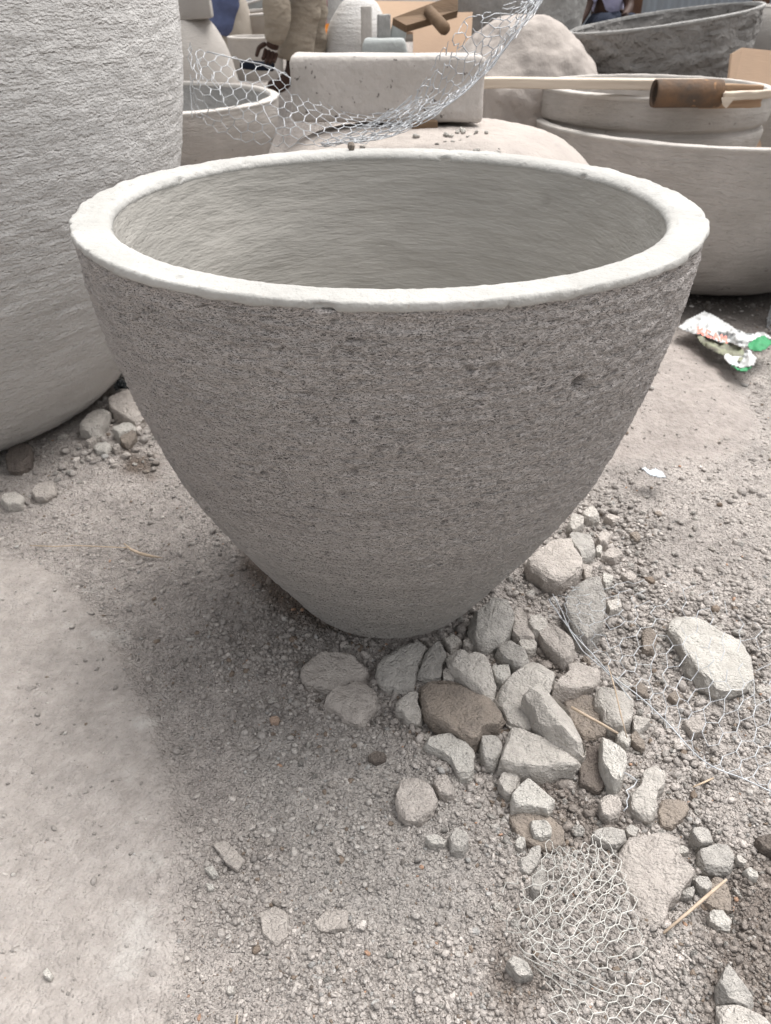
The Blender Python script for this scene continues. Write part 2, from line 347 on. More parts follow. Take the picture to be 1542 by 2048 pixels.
# ------------------------------------------------------------------ the bowl planter in front
planter = empty('bowl_planter', (PX, PD, 0), 'large rough grey cement bowl planter with smooth white rim standing in front', 'planter')
Z = PH
outer = smoothprof([(.10, -.012), (.118*R/.42, .002), (.292*R, .010), (.330*R, .022*R/.42), (.405*R, .06*Z), (.502*R, .15*Z), (.655*R, .30*Z), (.825*R, .50*Z), (.945*R, .75*Z), (.985*R, .90*Z), (.992*R, Z-.009)], 290)
hole = at(1157, 765, .80)
for Yh in np.linspace(.6, 1.2, 300):          # where the sight line meets the outside of the bowl
    q = at(1157, 765, Yh)
    if math.hypot(q[0]-PX, q[1]-PD) < np.interp(q[2], outer[:, 1], outer[:, 0]): hole = q; break
hang, hz = math.atan2(hole[1]-PD, hole[0]-PX), hole[2]
def body_disp(A, r, z):
    x, y = r*np.cos(A), r*np.sin(A)
    g = vn(x*105, y*105, z*250, 3)*.6+vn(x*230, y*230, z*480, 4)*.4
    amp = .0012+.0016*sst(z, .10, .5)
    d = amp*g + .0016*fbm(x*22, y*22, z*60, 8, 3) + .0012*fbm(x*5, y*5, z*120, 9, 2)
    crk = np.abs(vn(x*60, y*60, z*210, 13)); d = d - .0016*(crk < .06)*sst(z, .1, .4)
    pit = vn(x*75, y*75, z*160, 14); d = d - .004*sst(pit, .72, .88)
    h = np.hypot((np.angle(np.exp(1j*(A % (2*np.pi)-hang))))*.39, z-hz); d = d - .03*sst(-h, -.0095, -.004)
    return d*sst(z, -.004, .02)
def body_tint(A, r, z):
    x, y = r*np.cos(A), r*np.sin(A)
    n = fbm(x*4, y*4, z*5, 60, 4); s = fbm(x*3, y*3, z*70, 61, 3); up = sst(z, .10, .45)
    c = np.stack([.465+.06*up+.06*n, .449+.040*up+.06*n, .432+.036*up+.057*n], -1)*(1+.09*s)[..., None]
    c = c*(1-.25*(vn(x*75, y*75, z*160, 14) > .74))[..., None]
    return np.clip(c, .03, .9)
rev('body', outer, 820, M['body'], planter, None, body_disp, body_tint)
Ri = .878*R
def rim_disp(A, r, z):
    x, y = r*np.cos(A), r*np.sin(A)
    o = sst(r, R-.008, R-.001)
    d = .0012*fbm(x*14, y*14, z*10, 70, 4)+.0006*vn(x*140, y*140, z*140, 71)+o*.0016*vn(x*45, y*45, 0, 72)
    return d - .003*sst(vn(x*70, y*70, z*70, 73), .66, .8)
ring = np.array([(R-.014, Z-.0125), (R-.005, Z-.0115), (R-.0005, Z-.009), (R-.0005, Z-.004), (R-.0012, Z-.0015), (R-.004, Z-.0003), (R-.02, Z), (R-.035, Z+.0003), (Ri+.012, Z-.0002), (Ri+.005, Z-.003), (Ri+.001, Z-.008), (Ri+.001, Z-.013), (Ri+.007, Z-.022)])
rev('rim', smoothprof(ring, 40), 620, M['rim'], planter, None, rim_disp)
io = np.stack([outer[:, 0], outer[:, 1]], 1)
inner = smoothprof([(Ri+.0025, Z-.007), (.995*Ri, Z-.03), (.94*Ri, .80*Z), (.82*Ri, .52*Z), (.62*Ri, .30*Z), (.40*Ri, .16*Z), (.25*Ri, .115*Z), (.08, .105*Z), (.004, .105*Z)], 90)
rev('inner_wall', inner, 300, M['inner'], planter, None, lambda A, r, z: (.003*fbm(r*np.cos(A)*9, r*np.sin(A)*9, z*14, 80, 4)-.004*sst(vn(r*np.cos(A)*30, r*np.sin(A)*8, z*60, 81), .78, .9))*sst(Z-z, .008, .05))
mk = onz(757, 372, .0)
# a pebble stuck on the far edge of the rim
pb = at(703, 300, PD+.40)

# ------------------------------------------------------------------ other pots: revolved shells with their own rims
def pot(name, label, loc, prof, m, th=.035, rimm='bowlrim', segs=160, tilt=(0, 0, 0), n=70, amp=.004, k=12., inner=None, cat='planter', group=None, closed=False, rimh=.012, disp=None):
    """prof from the foot up to the rim, (r, z)"""
    root = empty(name, loc, label, cat, group); root.rotation_euler = tilt
    d = disp or (lambda A, r, z: amp*fbm(r*np.cos(A)*k, r*np.sin(A)*k, z*k*2, int(abs(loc[0]*97)) % 50, 4))
    P = smoothprof([(.02, prof[0][1])]+list(prof), n)
    rev('body', P, segs, M[m], root, None, d)
    if closed: return root
    rt, zt = prof[-1]
    rm = smoothprof([(rt-.002, zt-rimh), (rt+.0015, zt-rimh*.6), (rt+.001, zt+.0005), (rt-th*.5, zt+.003), (rt-th+.002, zt+.002), (rt-th-.003, zt-rimh)], 18)
    rev('rim', rm, segs, M[rimm], root, None, lambda A, r, z: .003*fbm(r*np.cos(A)*k, r*np.sin(A)*k, z*k, 5, 3))
    ip = [(max(.01, rt-th), zt-rimh*.5)]+[(max(.01, a-th), max(b, prof[0][1]+th)) for a, b in list(prof)[::-1][1:]]+[(.005, prof[0][1]+th)]
    rev('inner_wall', smoothprof(ip, 40), segs, M[inner or m], root, None, d)
    return root
# ------------------------------------------------------------------ neighbours of the bowl planter
def tall_disp(A, r, z):
    x, y = r*np.cos(A), r*np.sin(A)
    return .0022*fbm(x*30, y*30, z*70, 90, 4)+.0018*vn(x*85, y*85, z*180, 91)+.002*fbm(x*3, y*3, z*60, 92, 2)*sst(-z, -1.1, -.2)
pot('tall_planter', 'huge pale grey round cement planter at the left edge, taller than the photo', (-1.322, 2.0, 0),
    [(.45, .005), (.535, .02), (.60, .08), (.685, .22), (.775, .45), (.838, .75), (.852, 1.0), (.83, 1.2), (.79, 1.36)], 'tall', .06, 'tall', 620, n=240, disp=tall_disp)
pot('wide_bowl', 'wide pale smooth cement bowl on the right holding a smaller grooved bowl', (1.24, 3.26, 0),
    [(.38, .0), (.47, .012), (.545, .05), (.605, .12), (.645, .22), (.665, .36), (.668, .535)], 'bowl', .03, 'bowlrim', 300, n=110, amp=.003, k=14)
pot('grooved_bowl', 'grey cement bowl with a groove under its rim stacked in the wide bowl', (1.01, 3.30, .2),
    [(.16, .0), (.24, .02), (.33, .11), (.39, .21), (.412, .285), (.414, .318), (.402, .326), (.402, .336), (.418, .346), (.425, .37), (.428, .445)], 'bowl', .032, 'bowlrim', 240, n=130, amp=.0025, k=14)
pot('low_bowl', 'cement bowl with a thin pale rim and bluish inside beside the tall planter', (-1.10, 3.7, .02),
    [(.25, .0), (.36, .05), (.50, .18), (.60, .36), (.632, .46), (.64, .545)], 'bowl', .035, 'bowlrim', 240, n=90, amp=.003, inner='greypot')
# the overturned mould under the concrete block
mc = (.125, 2.30, 0)
mould = empty('overturned_mould', mc, 'overturned round mould crusted with pale cement dust behind the bowl planter', 'mould')
rev('body', smoothprof([(.56, 0), (.565, .1), (.55, .25), (.515, .40), (.46, .51), (.39, .582), (.31, .623), (.20, .640), (.08, .644), (.004, .644)], 90), 220, M['dusty'], mould, None,
    lambda A, r, z: .006*fbm(r*np.cos(A)*9, r*np.sin(A)*9, z*9, 33, 4)+.002*vn(r*np.cos(A)*70, r*np.sin(A)*70, z*70, 34))
def mould_z(x, y):
    r = math.hypot(x-mc[0], y-mc[1]); return float(np.interp(r, [0, .08, .20, .31, .39, .46, .515], [.644, .644, .640, .623, .582, .51, .40]))
# concrete block: measured from its front corners
bl, br = at(578, 112, 2.26), at(972, 112, 2.26)
bw = br[0]-bl[0]; bcx = (bl[0]+br[0])/2
bt = bl[2]; bb = at(770, 246, 2.26)[2]
blk = box('concrete_block', (bcx, 2.26+.075, (bt+bb)/2), (bw, .15, bt-bb), M['block'], None, (0, 0, rad(1.0)), .012, .004, 3, 6)
tag(blk, 'long pale cast concrete block lying on the dusty overturned mould', 'block')
pd_ = at(846, 244, 2.235)
tag(box('wood_pad', (pd_[0], 2.30, (bb+mould_z(pd_[0], 2.22))/2-.012), (.068, .12, .05), M['darkwood'], None, (0, 0, .1), .004, .002, 5), 'dark wooden pad wedged under the concrete block', 'wood pad')
# crumbs of mortar on the mould
def chunk_mesh(name, seed, sub=1, amp=.28, real=False):
    r = np.random.default_rng(seed); t = (1+5**.5)/2
    V = np.array([(-1, t, 0), (1, t, 0), (-1, -t, 0), (1, -t, 0), (0, -1, t), (0, 1, t), (0, -1, -t), (0, 1, -t), (t, 0, -1), (t, 0, 1), (-t, 0, -1), (-t, 0, 1)], float)
    F = [(0, 11, 5), (0, 5, 1), (0, 1, 7), (0, 7, 10), (0, 10, 11), (1, 5, 9), (5, 11, 4), (11, 10, 2), (10, 7, 6), (7, 1, 8), (3, 9, 4), (3, 4, 2), (3, 2, 6), (3, 6, 8), (3, 8, 9), (4, 9, 5), (2, 4, 11), (6, 2, 10), (8, 6, 7), (9, 8, 1)]
    V /= np.linalg.norm(V[0]); V = list(V)
    for _ in range(sub):
        c = {}; G = []
        def mid(a, b):
            k = (min(a, b), max(a, b))
            if k not in c: v = V[a]+V[b]; c[k] = len(V); V.append(v/np.linalg.norm(v))
            return c[k]
        for a, b, d in F: x, y, z = mid(a, b), mid(b, d), mid(d, a); G += [(a, x, z), (b, y, x), (d, z, y), (x, y, z)]
        F = G
    V = np.array(V)
    for _ in range(5):                                    # broken faces: cut by random planes
        nrm = r.normal(size=3); nrm /= np.linalg.norm(nrm); h = r.uniform(.45, .85); s = V@nrm
        V = V-np.where(s > h, s-h, 0)[:, None]*nrm*.95
    V *= 1+amp*.35*fbm(V[:, 0]*1.6, V[:, 1]*1.6, V[:, 2]*1.6, seed, 3)[:, None]
    V *= r.uniform(.75, 1.2, 3)
    return V*.01 if real else V, np.array(F)
def rock(name, V, F, m, c, s, rot=(0, 0, 0)):
    o = mesh(name, np.asarray(V)*np.asarray(s), F, m); o.location = c; o.rotation_euler = rot; return o
CH_ = [chunk_mesh('c', 100+i, 1, real=True) for i in range(10)]
CHB = [chunk_mesh('c', 200+i, 2) for i in range(6)]
crumbs = []
for i in range(46):
    px_ = rng.uniform(870, 1010) if i < 30 else rng.uniform(560, 860); py_ = rng.uniform(250, 285) if i < 30 else rng.uniform(255, 292)
    Yc = 2.2-.5*(py_-250)/60; p = at(px_, py_, Yc); s = rng.uniform(.0025, .0095)
    crumbs.append((p[0], Yc, mould_z(p[0], Yc)+s*.5, s))
me_crumb = {}
for i, (x, y, z, s) in enumerate(crumbs):
    V, F = CH_[i % 10]
    if i % 10 not in me_crumb: o = rock('mortar_crumb', V, F, M['s_white'], (x, y, z), 1); me_crumb[i % 10] = o.data
    else: o = bpy.data.objects.new('mortar_crumb', me_crumb[i % 10]); C.objects.link(o); o.location = (x, y, z)
    o.scale = (s*120, s*100, s*80); o.rotation_euler = (0, 0, rng.uniform(0, 6))
    tag(o, 'small mortar crumb lying on the dusty mould near the concrete block', 'crumb', 'mortar crumbs on the overturned mould')

# ------------------------------------------------------------------ right-hand clutter
Yp = 2.92
tl, tr, bl_ = at(955, 160, Yp), at(1420, 163, Yp), at(955, 181, Yp)
plank = box('timber_plank', ((tl[0]+tr[0])/2, Yp+.02, tl[2]-.012), (tr[0]-tl[0], .07, .030), M['palewood'], None, (0, rad(.4), 0), .003, .002, 11, 10)
tag(plank, 'long thin pale timber plank laid across the grooved bowl', 'plank')
pa, pb_ = at(1309, 187, Yp-.11), at(1437, 187, Yp-.11); prd = .041
pipe = empty('rusty_pipe', pa, 'short rusty steel pipe slipped over the split end of the plank', 'pipe')
pc = ((pa[0]+pb_[0])/2, Yp-.11, (pa[2]+pb_[2])/2); hl = (pb_[0]-pa[0])/2
pr = rev('tube', smoothprof([(prd-.006, -hl+.004), (prd-.003, -hl), (prd, -hl+.004), (prd, 0), (prd, hl-.004), (prd-.003, hl), (prd-.006, hl-.004), (prd-.006, 0), (prd-.006, -hl+.004)], 50), 40, M['rust'], None, None, lambda A, r, z: .0008*fbm(A*2, z*30, 0, 3))
pr.location = pc; pr.rotation_euler = (0, rad(90), 0)
pr.parent = pipe; pr.matrix_parent_inverse = Matrix.Translation(-Vector(tuple(map(float, pa))))
sh = empty('split_handle', at(1440, 190, Yp), 'split wooden handle stubs sticking out of the rusty pipe', 'handle')
def child(o, root):
    o.parent = root; o.matrix_parent_inverse = Matrix.Translation(-root.location); return o
for (x0, y0, x1, y1, th, k) in ((1395, 176, 1524, 180, .030, 0), (1445, 193, 1541, 188, .024, 1), (1400, 207, 1520, 204, .030, 2)):
    a, b = at(x0, y0, Yp-.045*(k == 1)-.10), at(x1, y1, Yp-.045*(k == 1)-.10)
    o = box('wood_splinter', (a+b)/2, (b[0]-a[0], .03, th), M['oldwood'] if k != 1 else M['palewood'], None, (0, math.atan2(a[2]-b[2], b[0]-a[0]), 0), .004, .004, 40+k, 6, 1)
    child(o, sh)
fl = [at(x, y, Yp-.165) for x, y in ((1443, 196), (1470, 195), (1462, 205), (1452, 217), (1445, 210))]
child(slab('wood_chip', fl, .004, M['palewood']), sh)
pw = [at(*q) for q in ((1483, 96, 3.86), (1560, 104, 3.86), (1560, 250, 3.80), (1536, 296, 3.74), (1478, 310, 3.74), (1440, 300, 3.74), (1462, 108, 3.86))]
tag(slab('plywood_sheet', pw, .02, M['ply']), 'pale plywood offcut with cut corner leaning behind the grooved bowl', 'plywood')
tag(box('plaster_slab', tuple((at(965, 190, 3.3)+at(1088, 262, 3.3))/2), (.27, .12, .21), M['dusty'], None, (0, 0, .1), .02, .02, 8, 10), 'rough dusty plaster block under the left end of the plank', 'block')
# pale dome and big mottled pot behind
def dome(name, label, cx, cy, zb, prof, m, cat, amp=.012, k=6, seed=0, segs=160):
    root = empty(name, (cx, cy, zb), label, cat)
    rev('body', smoothprof(prof, 70), segs, M[m], root, None, lambda A, r, z: amp*fbm(r*np.cos(A)*k, r*np.sin(A)*k, z*k, seed, 5)); return root
c = at(1045, 100, 4.2)
dome('sand_dome', 'rough pinkish sand dome behind the timber plank', c[0], 4.2, .40, [(.40, 0), (.38, .10), (.345, .22), (.27, .33), (.19, .40), (.10, .435), (.004, .44)], 'dusty', 'mould', .040, 5, 60)
c = at(1035, 60, 5.0)
pot('mottled_pot', 'large mottled grey cement pot standing behind the sand dome', (c[0], 5.0, .42), [(.18, 0), (.25, .06), (.315, .24), (.35, .42), (.36, .62), (.33, .80)], 'greypot', .05, 'greypot', 160, amp=.010, k=9)
# leaning dark bowl
dl, dr = at(1140, 66, 4.55), at(1517, 4, 4.55)
cx, cz = (dl[0]+dr[0])/2, (dl[2]+dr[2])/2; rr = np.hypot(dr[0]-dl[0], dr[2]-dl[2])/2; tl_ = -math.atan2(dr[2]-dl[2], dr[0]-dl[0])
axis = Vector((math.sin(tl_), 0, math.cos(tl_))); hh = .52
ctr = Vector((cx, 4.55, cz))-axis*hh
pot('dark_bowl', 'big tilted dark grey bowl of lumpy fresh cement at the upper right', tuple(ctr), [(rr*.45, 0), (rr*.62, .03), (rr*.80, .17), (rr*.92, .34), (rr*.98, .46), (rr, hh)], 'darkcem', .014, 'greypot', 200, (0, tl_, 0), 90, .028, 7, 'darkcem')
# ------------------------------------------------------------------ far clutter, left to right
c = at(395, 100, 5.2)
dome('dome_planter', 'smooth upside-down planter under the square slab beside the tall planter', c[0]-.12, 5.2, .42, [(.34, 0), (.33, .10), (.29, .24), (.22, .36), (.12, .44), (.10, .45), (.004, .45)], 'palepot', 'planter', .003)
s0 = at(372, 22, 5.1)
tag(box('square_slab', (s0[0], 5.15, s0[2]+.045), (.26, .26, .17), M['palepot'], None, (0, rad(-3), rad(8)), .008, .002, 2, 3), 'square pale concrete slab balanced on the upside-down planter', 'slab')
c = at(460, 90, 6.0); pot('tan_pot', 'tall tan cement pot behind the jeans leg', (c[0]-.02, 6.2, .45), [(.10, 0), (.125, .04), (.15, .2), (.14, .36), (.115, .44)], 'tanpot', .02, 'tanpot', 80, k=8)
c = at(512, 100, 5.6); pot('drum_planter', 'squat straight-sided cement drum planter under the shallow bowl', (c[0], 5.6, .40), [(.15, 0), (.16, .02), (.165, .16), (.17, .295)], 'palepot', .02, 'bowlrim', 90, k=8)
c = at(508, 40, 6.4); pot('shallow_bowl', 'shallow beige cement bowl on a small foot behind the drum planter', (c[0], 6.4, .58), [(.035, 0), (.05, .012), (.11, .035), (.18, .10), (.205, .16), (.215, .225)], 'tanpot', .02, 'bowlrim', 110, (rad(3), rad(-3), 0), k=8)
tag(box('bowl_plinth', (c[0], 6.4, .53), (.12, .12, .10), M['darkwood'], None, (0, 0, 0), .004), 'small dark plinth under the foot of the shallow bowl', 'plinth')
c = at(470, 12, 7.6); pot('white_basin', 'long whitish basin at the top edge behind the jeans leg', (c[0], 7.6, .62), [(.16, 0), (.24, .05), (.29, .14), (.30, .25)], 'sack', .03, 'sack', 100, k=8)
c = at(500, 12, 6.9); pot('grey_saucer', 'grey cement saucer resting behind the shallow bowl rim', (c[0], 7.0, .76), [(.10, 0), (.16, .03), (.185, .09)], 'tealcem', .02, 'bowlrim', 90, (0, rad(-14), 0), k=8)
c = at(412, 2, 7.0); tag(box('yellow_jerrycan', (c[0], 7.0, c[2]+.09), (.10, .08, .20), M['straw'], None, (0, 0, .2), .02, .003), 'small dull yellow can at the top edge beside the square slab', 'can')
c = at(672, 10, 5.9); pot('round_jar', 'round grey jar hanging over the orange bag at the top edge', (c[0], 5.9, .68), [(.06, 0), (.12, .04), (.165, .15), (.17, .28), (.12, .40)], 'tealcem', .02, 'tealcem', 90, k=8)
c = at(712, 60, 4.9)
dome('dome_mould', 'large smooth light grey rounded mould behind the concrete block', c[0]+.02, 4.9, .40, [(.21, 0), (.215, .12), (.20, .26), (.165, .38), (.10, .475), (.05, .50), (.004, .503)], 'tall', 'mould', .003, 6, 3)
c = at(733, 40, 4.66); tag(box('grey_upright', (c[0], 4.66, .66), (.055, .06, .42), M['bowlrim'], None, (0, 0, 0), .006, .002), 'narrow pale upright slab beside the weathered board', 'slab')
bq = [at(*q) for q in ((737, 4, 4.9), (905, 6, 4.9), (905, 66, 4.8), (738, 66, 4.8))]
tag(slab('weathered_board', bq, .02, M['ply']), 'stained orange-brown board standing behind the wooden float', 'board')
bq = [at(*q) for q in ((826, 28, 4.6), (945, 26, 4.6), (940, 120, 4.5), (826, 120, 4.5))]
tag(slab('plywood_board', bq, .02, M['ply']), 'plain peach plywood panel behind the wooden float handle', 'plywood')
c = at(770, 94, 4.1)
ped = empty('post_base', (c[0], 4.1, c[2]-.06), 'cool grey concrete foot with a stub peeking over the concrete block', 'post base')
child(box('base', (c[0]-.002, 4.1, c[2]-.03), (.235, .18, .13), M['tealcem'], None, (0, 0, 0), .02, .003, 1, 3, .8), ped)
child(box('stub', (c[0]-.005, 4.16, c[2]+.075), (.058, .06, .10), M['greypot'], None, (0, 0, .1), .006, .003, 2), ped)
child(box('wing', (c[0]+.062, 4.17, c[2]+.055), (.07, .05, .07), M['tealcem'], None, (0, .25, .1), .006, .003, 3), ped)
flo = empty('wooden_float', at(850, 30, 4.0), 'dark wooden plastering float with a round handle poking in above the block', 'float')
q = [at(*p) for p in ((785, 43, 3.9), (812, 58, 3.86), (915, 28, 4.0), (915, -6, 4.04))]
child(slab('board', q, .03, M['darkwood']), flo)
child(polytube('handle', [at(858, 22, 3.95), at(872, 38, 3.88), at(888, 56, 3.80), at(894, 63, 3.79)], [.024, .026, .027, .018], M['darkwood'], None, 10), flo)
# bag and cloth
bg_ = []
br_ = np.random.default_rng(5)
def crumple(name, quad, nu, nv, amp, m, seed, parent=None, k=9.):
    a, b, c_, d = [np.array(q) for q in quad]; V = []
    for i in range(nu):
        for j in range(nv):
            u, v = i/(nu-1), j/(nv-1); V.append((a*(1-u)+b*u)*(1-v)+(d*(1-u)+c_*u)*v)
    V = np.array(V); nrm = np.cross(b-a, d-a); nrm /= np.linalg.norm(nrm)
    V = V+nrm*amp*fbm(V[:, 0]*k, V[:, 1]*k, V[:, 2]*k, seed, 4)[:, None]*1.6+amp*.4*np.stack([fbm(V[:, 0]*k, V[:, 2]*k, V[:, 1]*k, seed+5+q, 3) for q in range(3)], 1)
    V2 = V-nrm*.004; F = gridfaces(nu, nv); o = mesh(name, np.vstack([V, V2]), np.vstack([F, F[:, ::-1]+len(V)]), m, None, V.mean(0), True)
    if parent is not None: child(o, parent)
    return o
bag = empty('plastic_bag', at(645, 95, 4.95), 'crumpled orange and white plastic bag behind the concrete block', 'bag')
crumple('white_side', [at(631, 55, 5.0), at(650, 50, 5.0), at(655, 96, 4.9), at(630, 96, 4.9)], 10, 12, .03, M['sack'], 3, bag)
crumple('orange_side', [at(654, 48, 4.9), at(664, 46, 4.9), at(655, 98, 4.85), at(632, 92, 4.85)], 10, 12, .03, M['orange'], 8, bag)
tag(crumple('red_cloth', [at(646, -8, 5.3), at(655, -8, 5.3), at(654, 50, 5.25), at(645, 48, 5.25)], 6, 14, .02, M['redcloth'], 12), 'strip of faded red cloth hanging above the orange bag', 'cloth')
# low heap and dark tray between the low bowl and the block
c = at(475, 150, 4.9)
dome('sand_heap', 'small heap of pale sand behind the low bowl rim', c[0], 4.75, .36, [(.28, 0), (.22, .05), (.13, .11), (.06, .145), (.004, .15)], 'dusty', 'heap', .02, 12, 9, 100)
c = at(515, 131, 4.55); tag(box('dark_tray', (c[0], 4.55, c[2]), (.17, .13, .035), M['navy'], None, (0, .06, .1), .01, .006, 3), 'flat dark tray on the rubble below the bending worker', 'tray')
# fence at the back
fence = empty('corrugated_fence', (0, 10.5, .3), 'bluish corrugated zinc fence closing the yard at the back', 'fence')
for i in range(14):
    x0 = -8.4+i*1.2; n = 60; xx = np.linspace(0, 1.23, n); yy = .012*np.sin(xx/.076*2*np.pi)+.004*(i % 2)
    V = np.array([(x0+a, 10.5+b, z) for a, b in zip(xx, yy) for z in (.2, 1.3, 2.7)])
    V = np.vstack([V, V+[0, .002, 0]]); F = gridfaces(n, 3)
    child(mesh('corrugated_panel', V, np.vstack([F, F[:, ::-1]+n*3]), M['sheet'], None, V.mean(0), True), fence)
for px_, wd, lab in ((1518, .16, 'brown post at the right edge in front of the zinc fence'), (1267, .15, 'dark post rising behind the tilted dark bowl near the lilac shirt')):
    c = at(px_, 20, 9.6); tag(box('fence_post', (c[0], 9.6, 1.3), (wd, .09, 2.3), M['post'], None, (0, 0, 0), .01), lab, 'post')
c = at(1540, 85, 5.6); pot('corner_pot', 'pale pot at the right edge between the plywood and the zinc fence', (c[0]+.12, 5.9, .45), [(.2, 0), (.28, .06), (.33, .2), (.33, .32), (.29, .40)], 'palepot', .03, 'palepot', 90, k=8)
c = at(1165, 20, 6.2); tag(polytube('stake', [at(1162, 45, 6.2), at(1160, 20, 6.2), at(1163, -30, 6.25)], .012, M['darkwood']), 'thin stake standing left of the lilac shirt', 'stake')
c = at(890, 0, 7); pot('back_pot', 'pale pot at the top edge behind the plywood panel', (at(780, 0, 6.5)[0], 6.8, .62), [(.3, 0), (.4, .05), (.42, .2), (.40, .28)], 'palepot', .03, 'palepot', 90, k=8)
c = at(590, 40, 6); pot('shaded_pot', 'grey cement pot right behind the bending worker', (at(632, 50, 5.6)[0], 5.7, .45), [(.10, 0), (.13, .05), (.16, .2), (.15, .5), (.13, .62)], 'greypot', .02, 'greypot', 90, k=8)
# ------------------------------------------------------------------ people
def skin(name, V, E_, m, parent=None, sub=2, roots=(0,)):
    me = bpy.data.meshes.new(name); me.from_pydata([tuple(map(float, v[0])) for v in V], E_, []); o = bpy.data.objects.new(name, me); C.objects.link(o)
    md = o.modifiers.new('skin', 'SKIN'); md.use_smooth_shade = True
    for i, v in enumerate(V):
        s = me.skin_vertices[0].data[i]; r = v[1]; s.radius = (r, r) if not hasattr(r, '__len__') else r; s.use_root = i in roots
    ss = o.modifiers.new('sub', 'SUBSURF'); ss.levels = ss.render_levels = sub
    bpy.context.view_layer.update()
    ev = o.evaluated_get(bpy.context.evaluated_depsgraph_get()); nm = bpy.data.meshes.new_from_object(ev)
    C.objects.unlink(o); bpy.data.objects.remove(o); nm.name = name
    nm.materials.clear(); nm.materials.append(m); nm.polygons.foreach_set('use_smooth', np.ones(len(nm.polygons), bool))
    q = bpy.data.objects.new(name, nm); C.objects.link(q)
    if parent is not None: child(q, parent)
    return q
def person(label, J, trouser, shirt, loc, sleeve=.55, hem=.93, long_sleeve=None):
    """J: joint -> point; body grown as one skin, clothes as children"""
    J = {k: np.array(v, float) for k, v in J.items()}
    root = empty('person', loc, label, 'person')
    names = ['pelvis', 'waist', 'chest', 'neck', 'head', 'crown']
    V = [(J['pelvis'], (.14, .11)), (J['waist'], (.13, .10)), (J['chest'], (.15, .11)), (J['neck'], .055), (J['head'], (.085, .10)), (J['crown'], (.06, .07))]
    E_ = [(i, i+1) for i in range(5)]
    def add(p, r, to):
        V.append((np.array(p), r)); E_.append((to, len(V)-1)); return len(V)-1
    fwd = J['face']-J['head']; add(J['head']+fwd*.115-np.array([0, 0, .01]), .018, 4)
    roots = [0]
    for s in 'LR':
        a = add(J['sh'+s], .062, 2); a = add(J['el'+s], .042, a); a = add(J['ha'+s]*.8+J['el'+s]*.2, .030, a); a = add(J['ha'+s], (.038, .024), a)
        d = J['ha'+s]-J['el'+s]; d /= np.linalg.norm(d); sd_ = np.cross(d, [0, 1., 0]); sd_ /= np.linalg.norm(sd_); bk = np.cross(d, sd_)
        for k, (off, ln) in enumerate(((-.027, .042), (-.009, .050), (.009, .047), (.026, .038))):
            b = len(V); p = J['ha'+s]+sd_*off
            V += [(p, .011), (p+d*ln*.8, .0105), (p+d*ln*1.15+bk*ln*.5, .0095), (p+d*ln*.9+bk*ln*1.1, .008)]; E_ += [(b, b+1), (b+1, b+2), (b+2, b+3)]; roots.append(b)
        b = len(V); p = J['ha'+s]-d*.02-sd_*.03
        V += [(p, .013), (p+d*.03-sd_*.03, .012), (p+d*.07-sd_*.03+bk*.025, .009)]; E_ += [(b, b+1), (b+1, b+2)]; roots.append(b)
        a = add(J['hip'+s], .095, 0); a = add(J['kn'+s], .060, a); a = add(J['kn'+s]*.55+J['an'+s]*.45, .056, a); a = add(J['an'+s], .038, a); a = add(J['toe'+s]*.5+J['an'+s]*.5-np.array([0, 0, .03]), .036, a); add(J['toe'+s], .028, a)
    skin('body', V, E_, M['skin'], root, 2, roots)
    Vt, Ft = [], []
    def loft(pts, rs, seed, sides=22, n=46):
        p = np.array(pts, float); t = np.linspace(0, len(p)-1, n); q = np.stack([np.interp(t, range(len(p)), p[:, k]) for k in range(3)], 1); rr_ = np.interp(t, range(len(p)), rs)
        for _ in range(3): q[1:-1] = (q[:-2]+2*q[1:-1]+q[2:])/4
        tg = np.gradient(q, axis=0); tg /= np.linalg.norm(tg, axis=1)[:, None]; A = np.linspace(0, 2*np.pi, sides, endpoint=False); V_ = []
        for i in range(n):
            u = np.cross(tg[i], [0, 1., 0]); u /= np.linalg.norm(u); v = np.cross(tg[i], u)
            w_ = rr_[i]*(1+.13*fbm(np.cos(A)*1.3+seed, np.sin(A)*1.3, i*.33+np.cos(A+seed)*.9, seed, 3)+.05*np.sin(i*.9+2*np.cos(A-1)))
            V_.append(q[i]+u*(np.cos(A)*w_)[:, None]+v*(np.sin(A)*w_*.9)[:, None])
        V_.append(q[-1]+(V_[-1]-q[-1])*.86); V_.append(q[-4]+(V_[-1]-q[-1])*.9)
        V_ = np.vstack(V_); f = gridfaces(n+2, sides); wrap = np.stack([np.arange(n+1)*sides+sides-1, np.arange(1, n+2)*sides+sides-1, np.arange(1, n+2)*sides, np.arange(n+1)*sides], 1)
        Ft.append(np.vstack([f, wrap])+sum(len(x) for x in Vt)); Vt.append(V_)
    for k, s in enumerate('LR'):
        q = J['kn'+s]*(1-hem)+J['an'+s]*hem
        loft([J['waist']*.5+J['pelvis']*.5, J['hip'+s], J['kn'+s]*.5+J['hip'+s]*.5, J['kn'+s], J['kn'+s]*.6+q*.4, q], [.13, .135, .112, .096, .092, .088], 3+k*5)
    child(mesh('trousers', np.vstack(Vt), np.vstack(Ft), M[trouser], None, J['pelvis'], True), root)
    S = [(J['waist']*.5+J['pelvis']*.5, (.20, .17)), (J['chest'], (.21, .175)), (J['neck']*.6+J['chest']*.4, .08)]; SE = [(0, 1), (1, 2)]
    for s in 'LR':
        b = len(S); S += [(J['sh'+s], .085), (J['sh'+s]*(1-sleeve)+J['el'+s]*sleeve, .075)]; SE += [(1, b), (b, b+1)]
    skin('shirt', S, SE, M[shirt], root, 2)
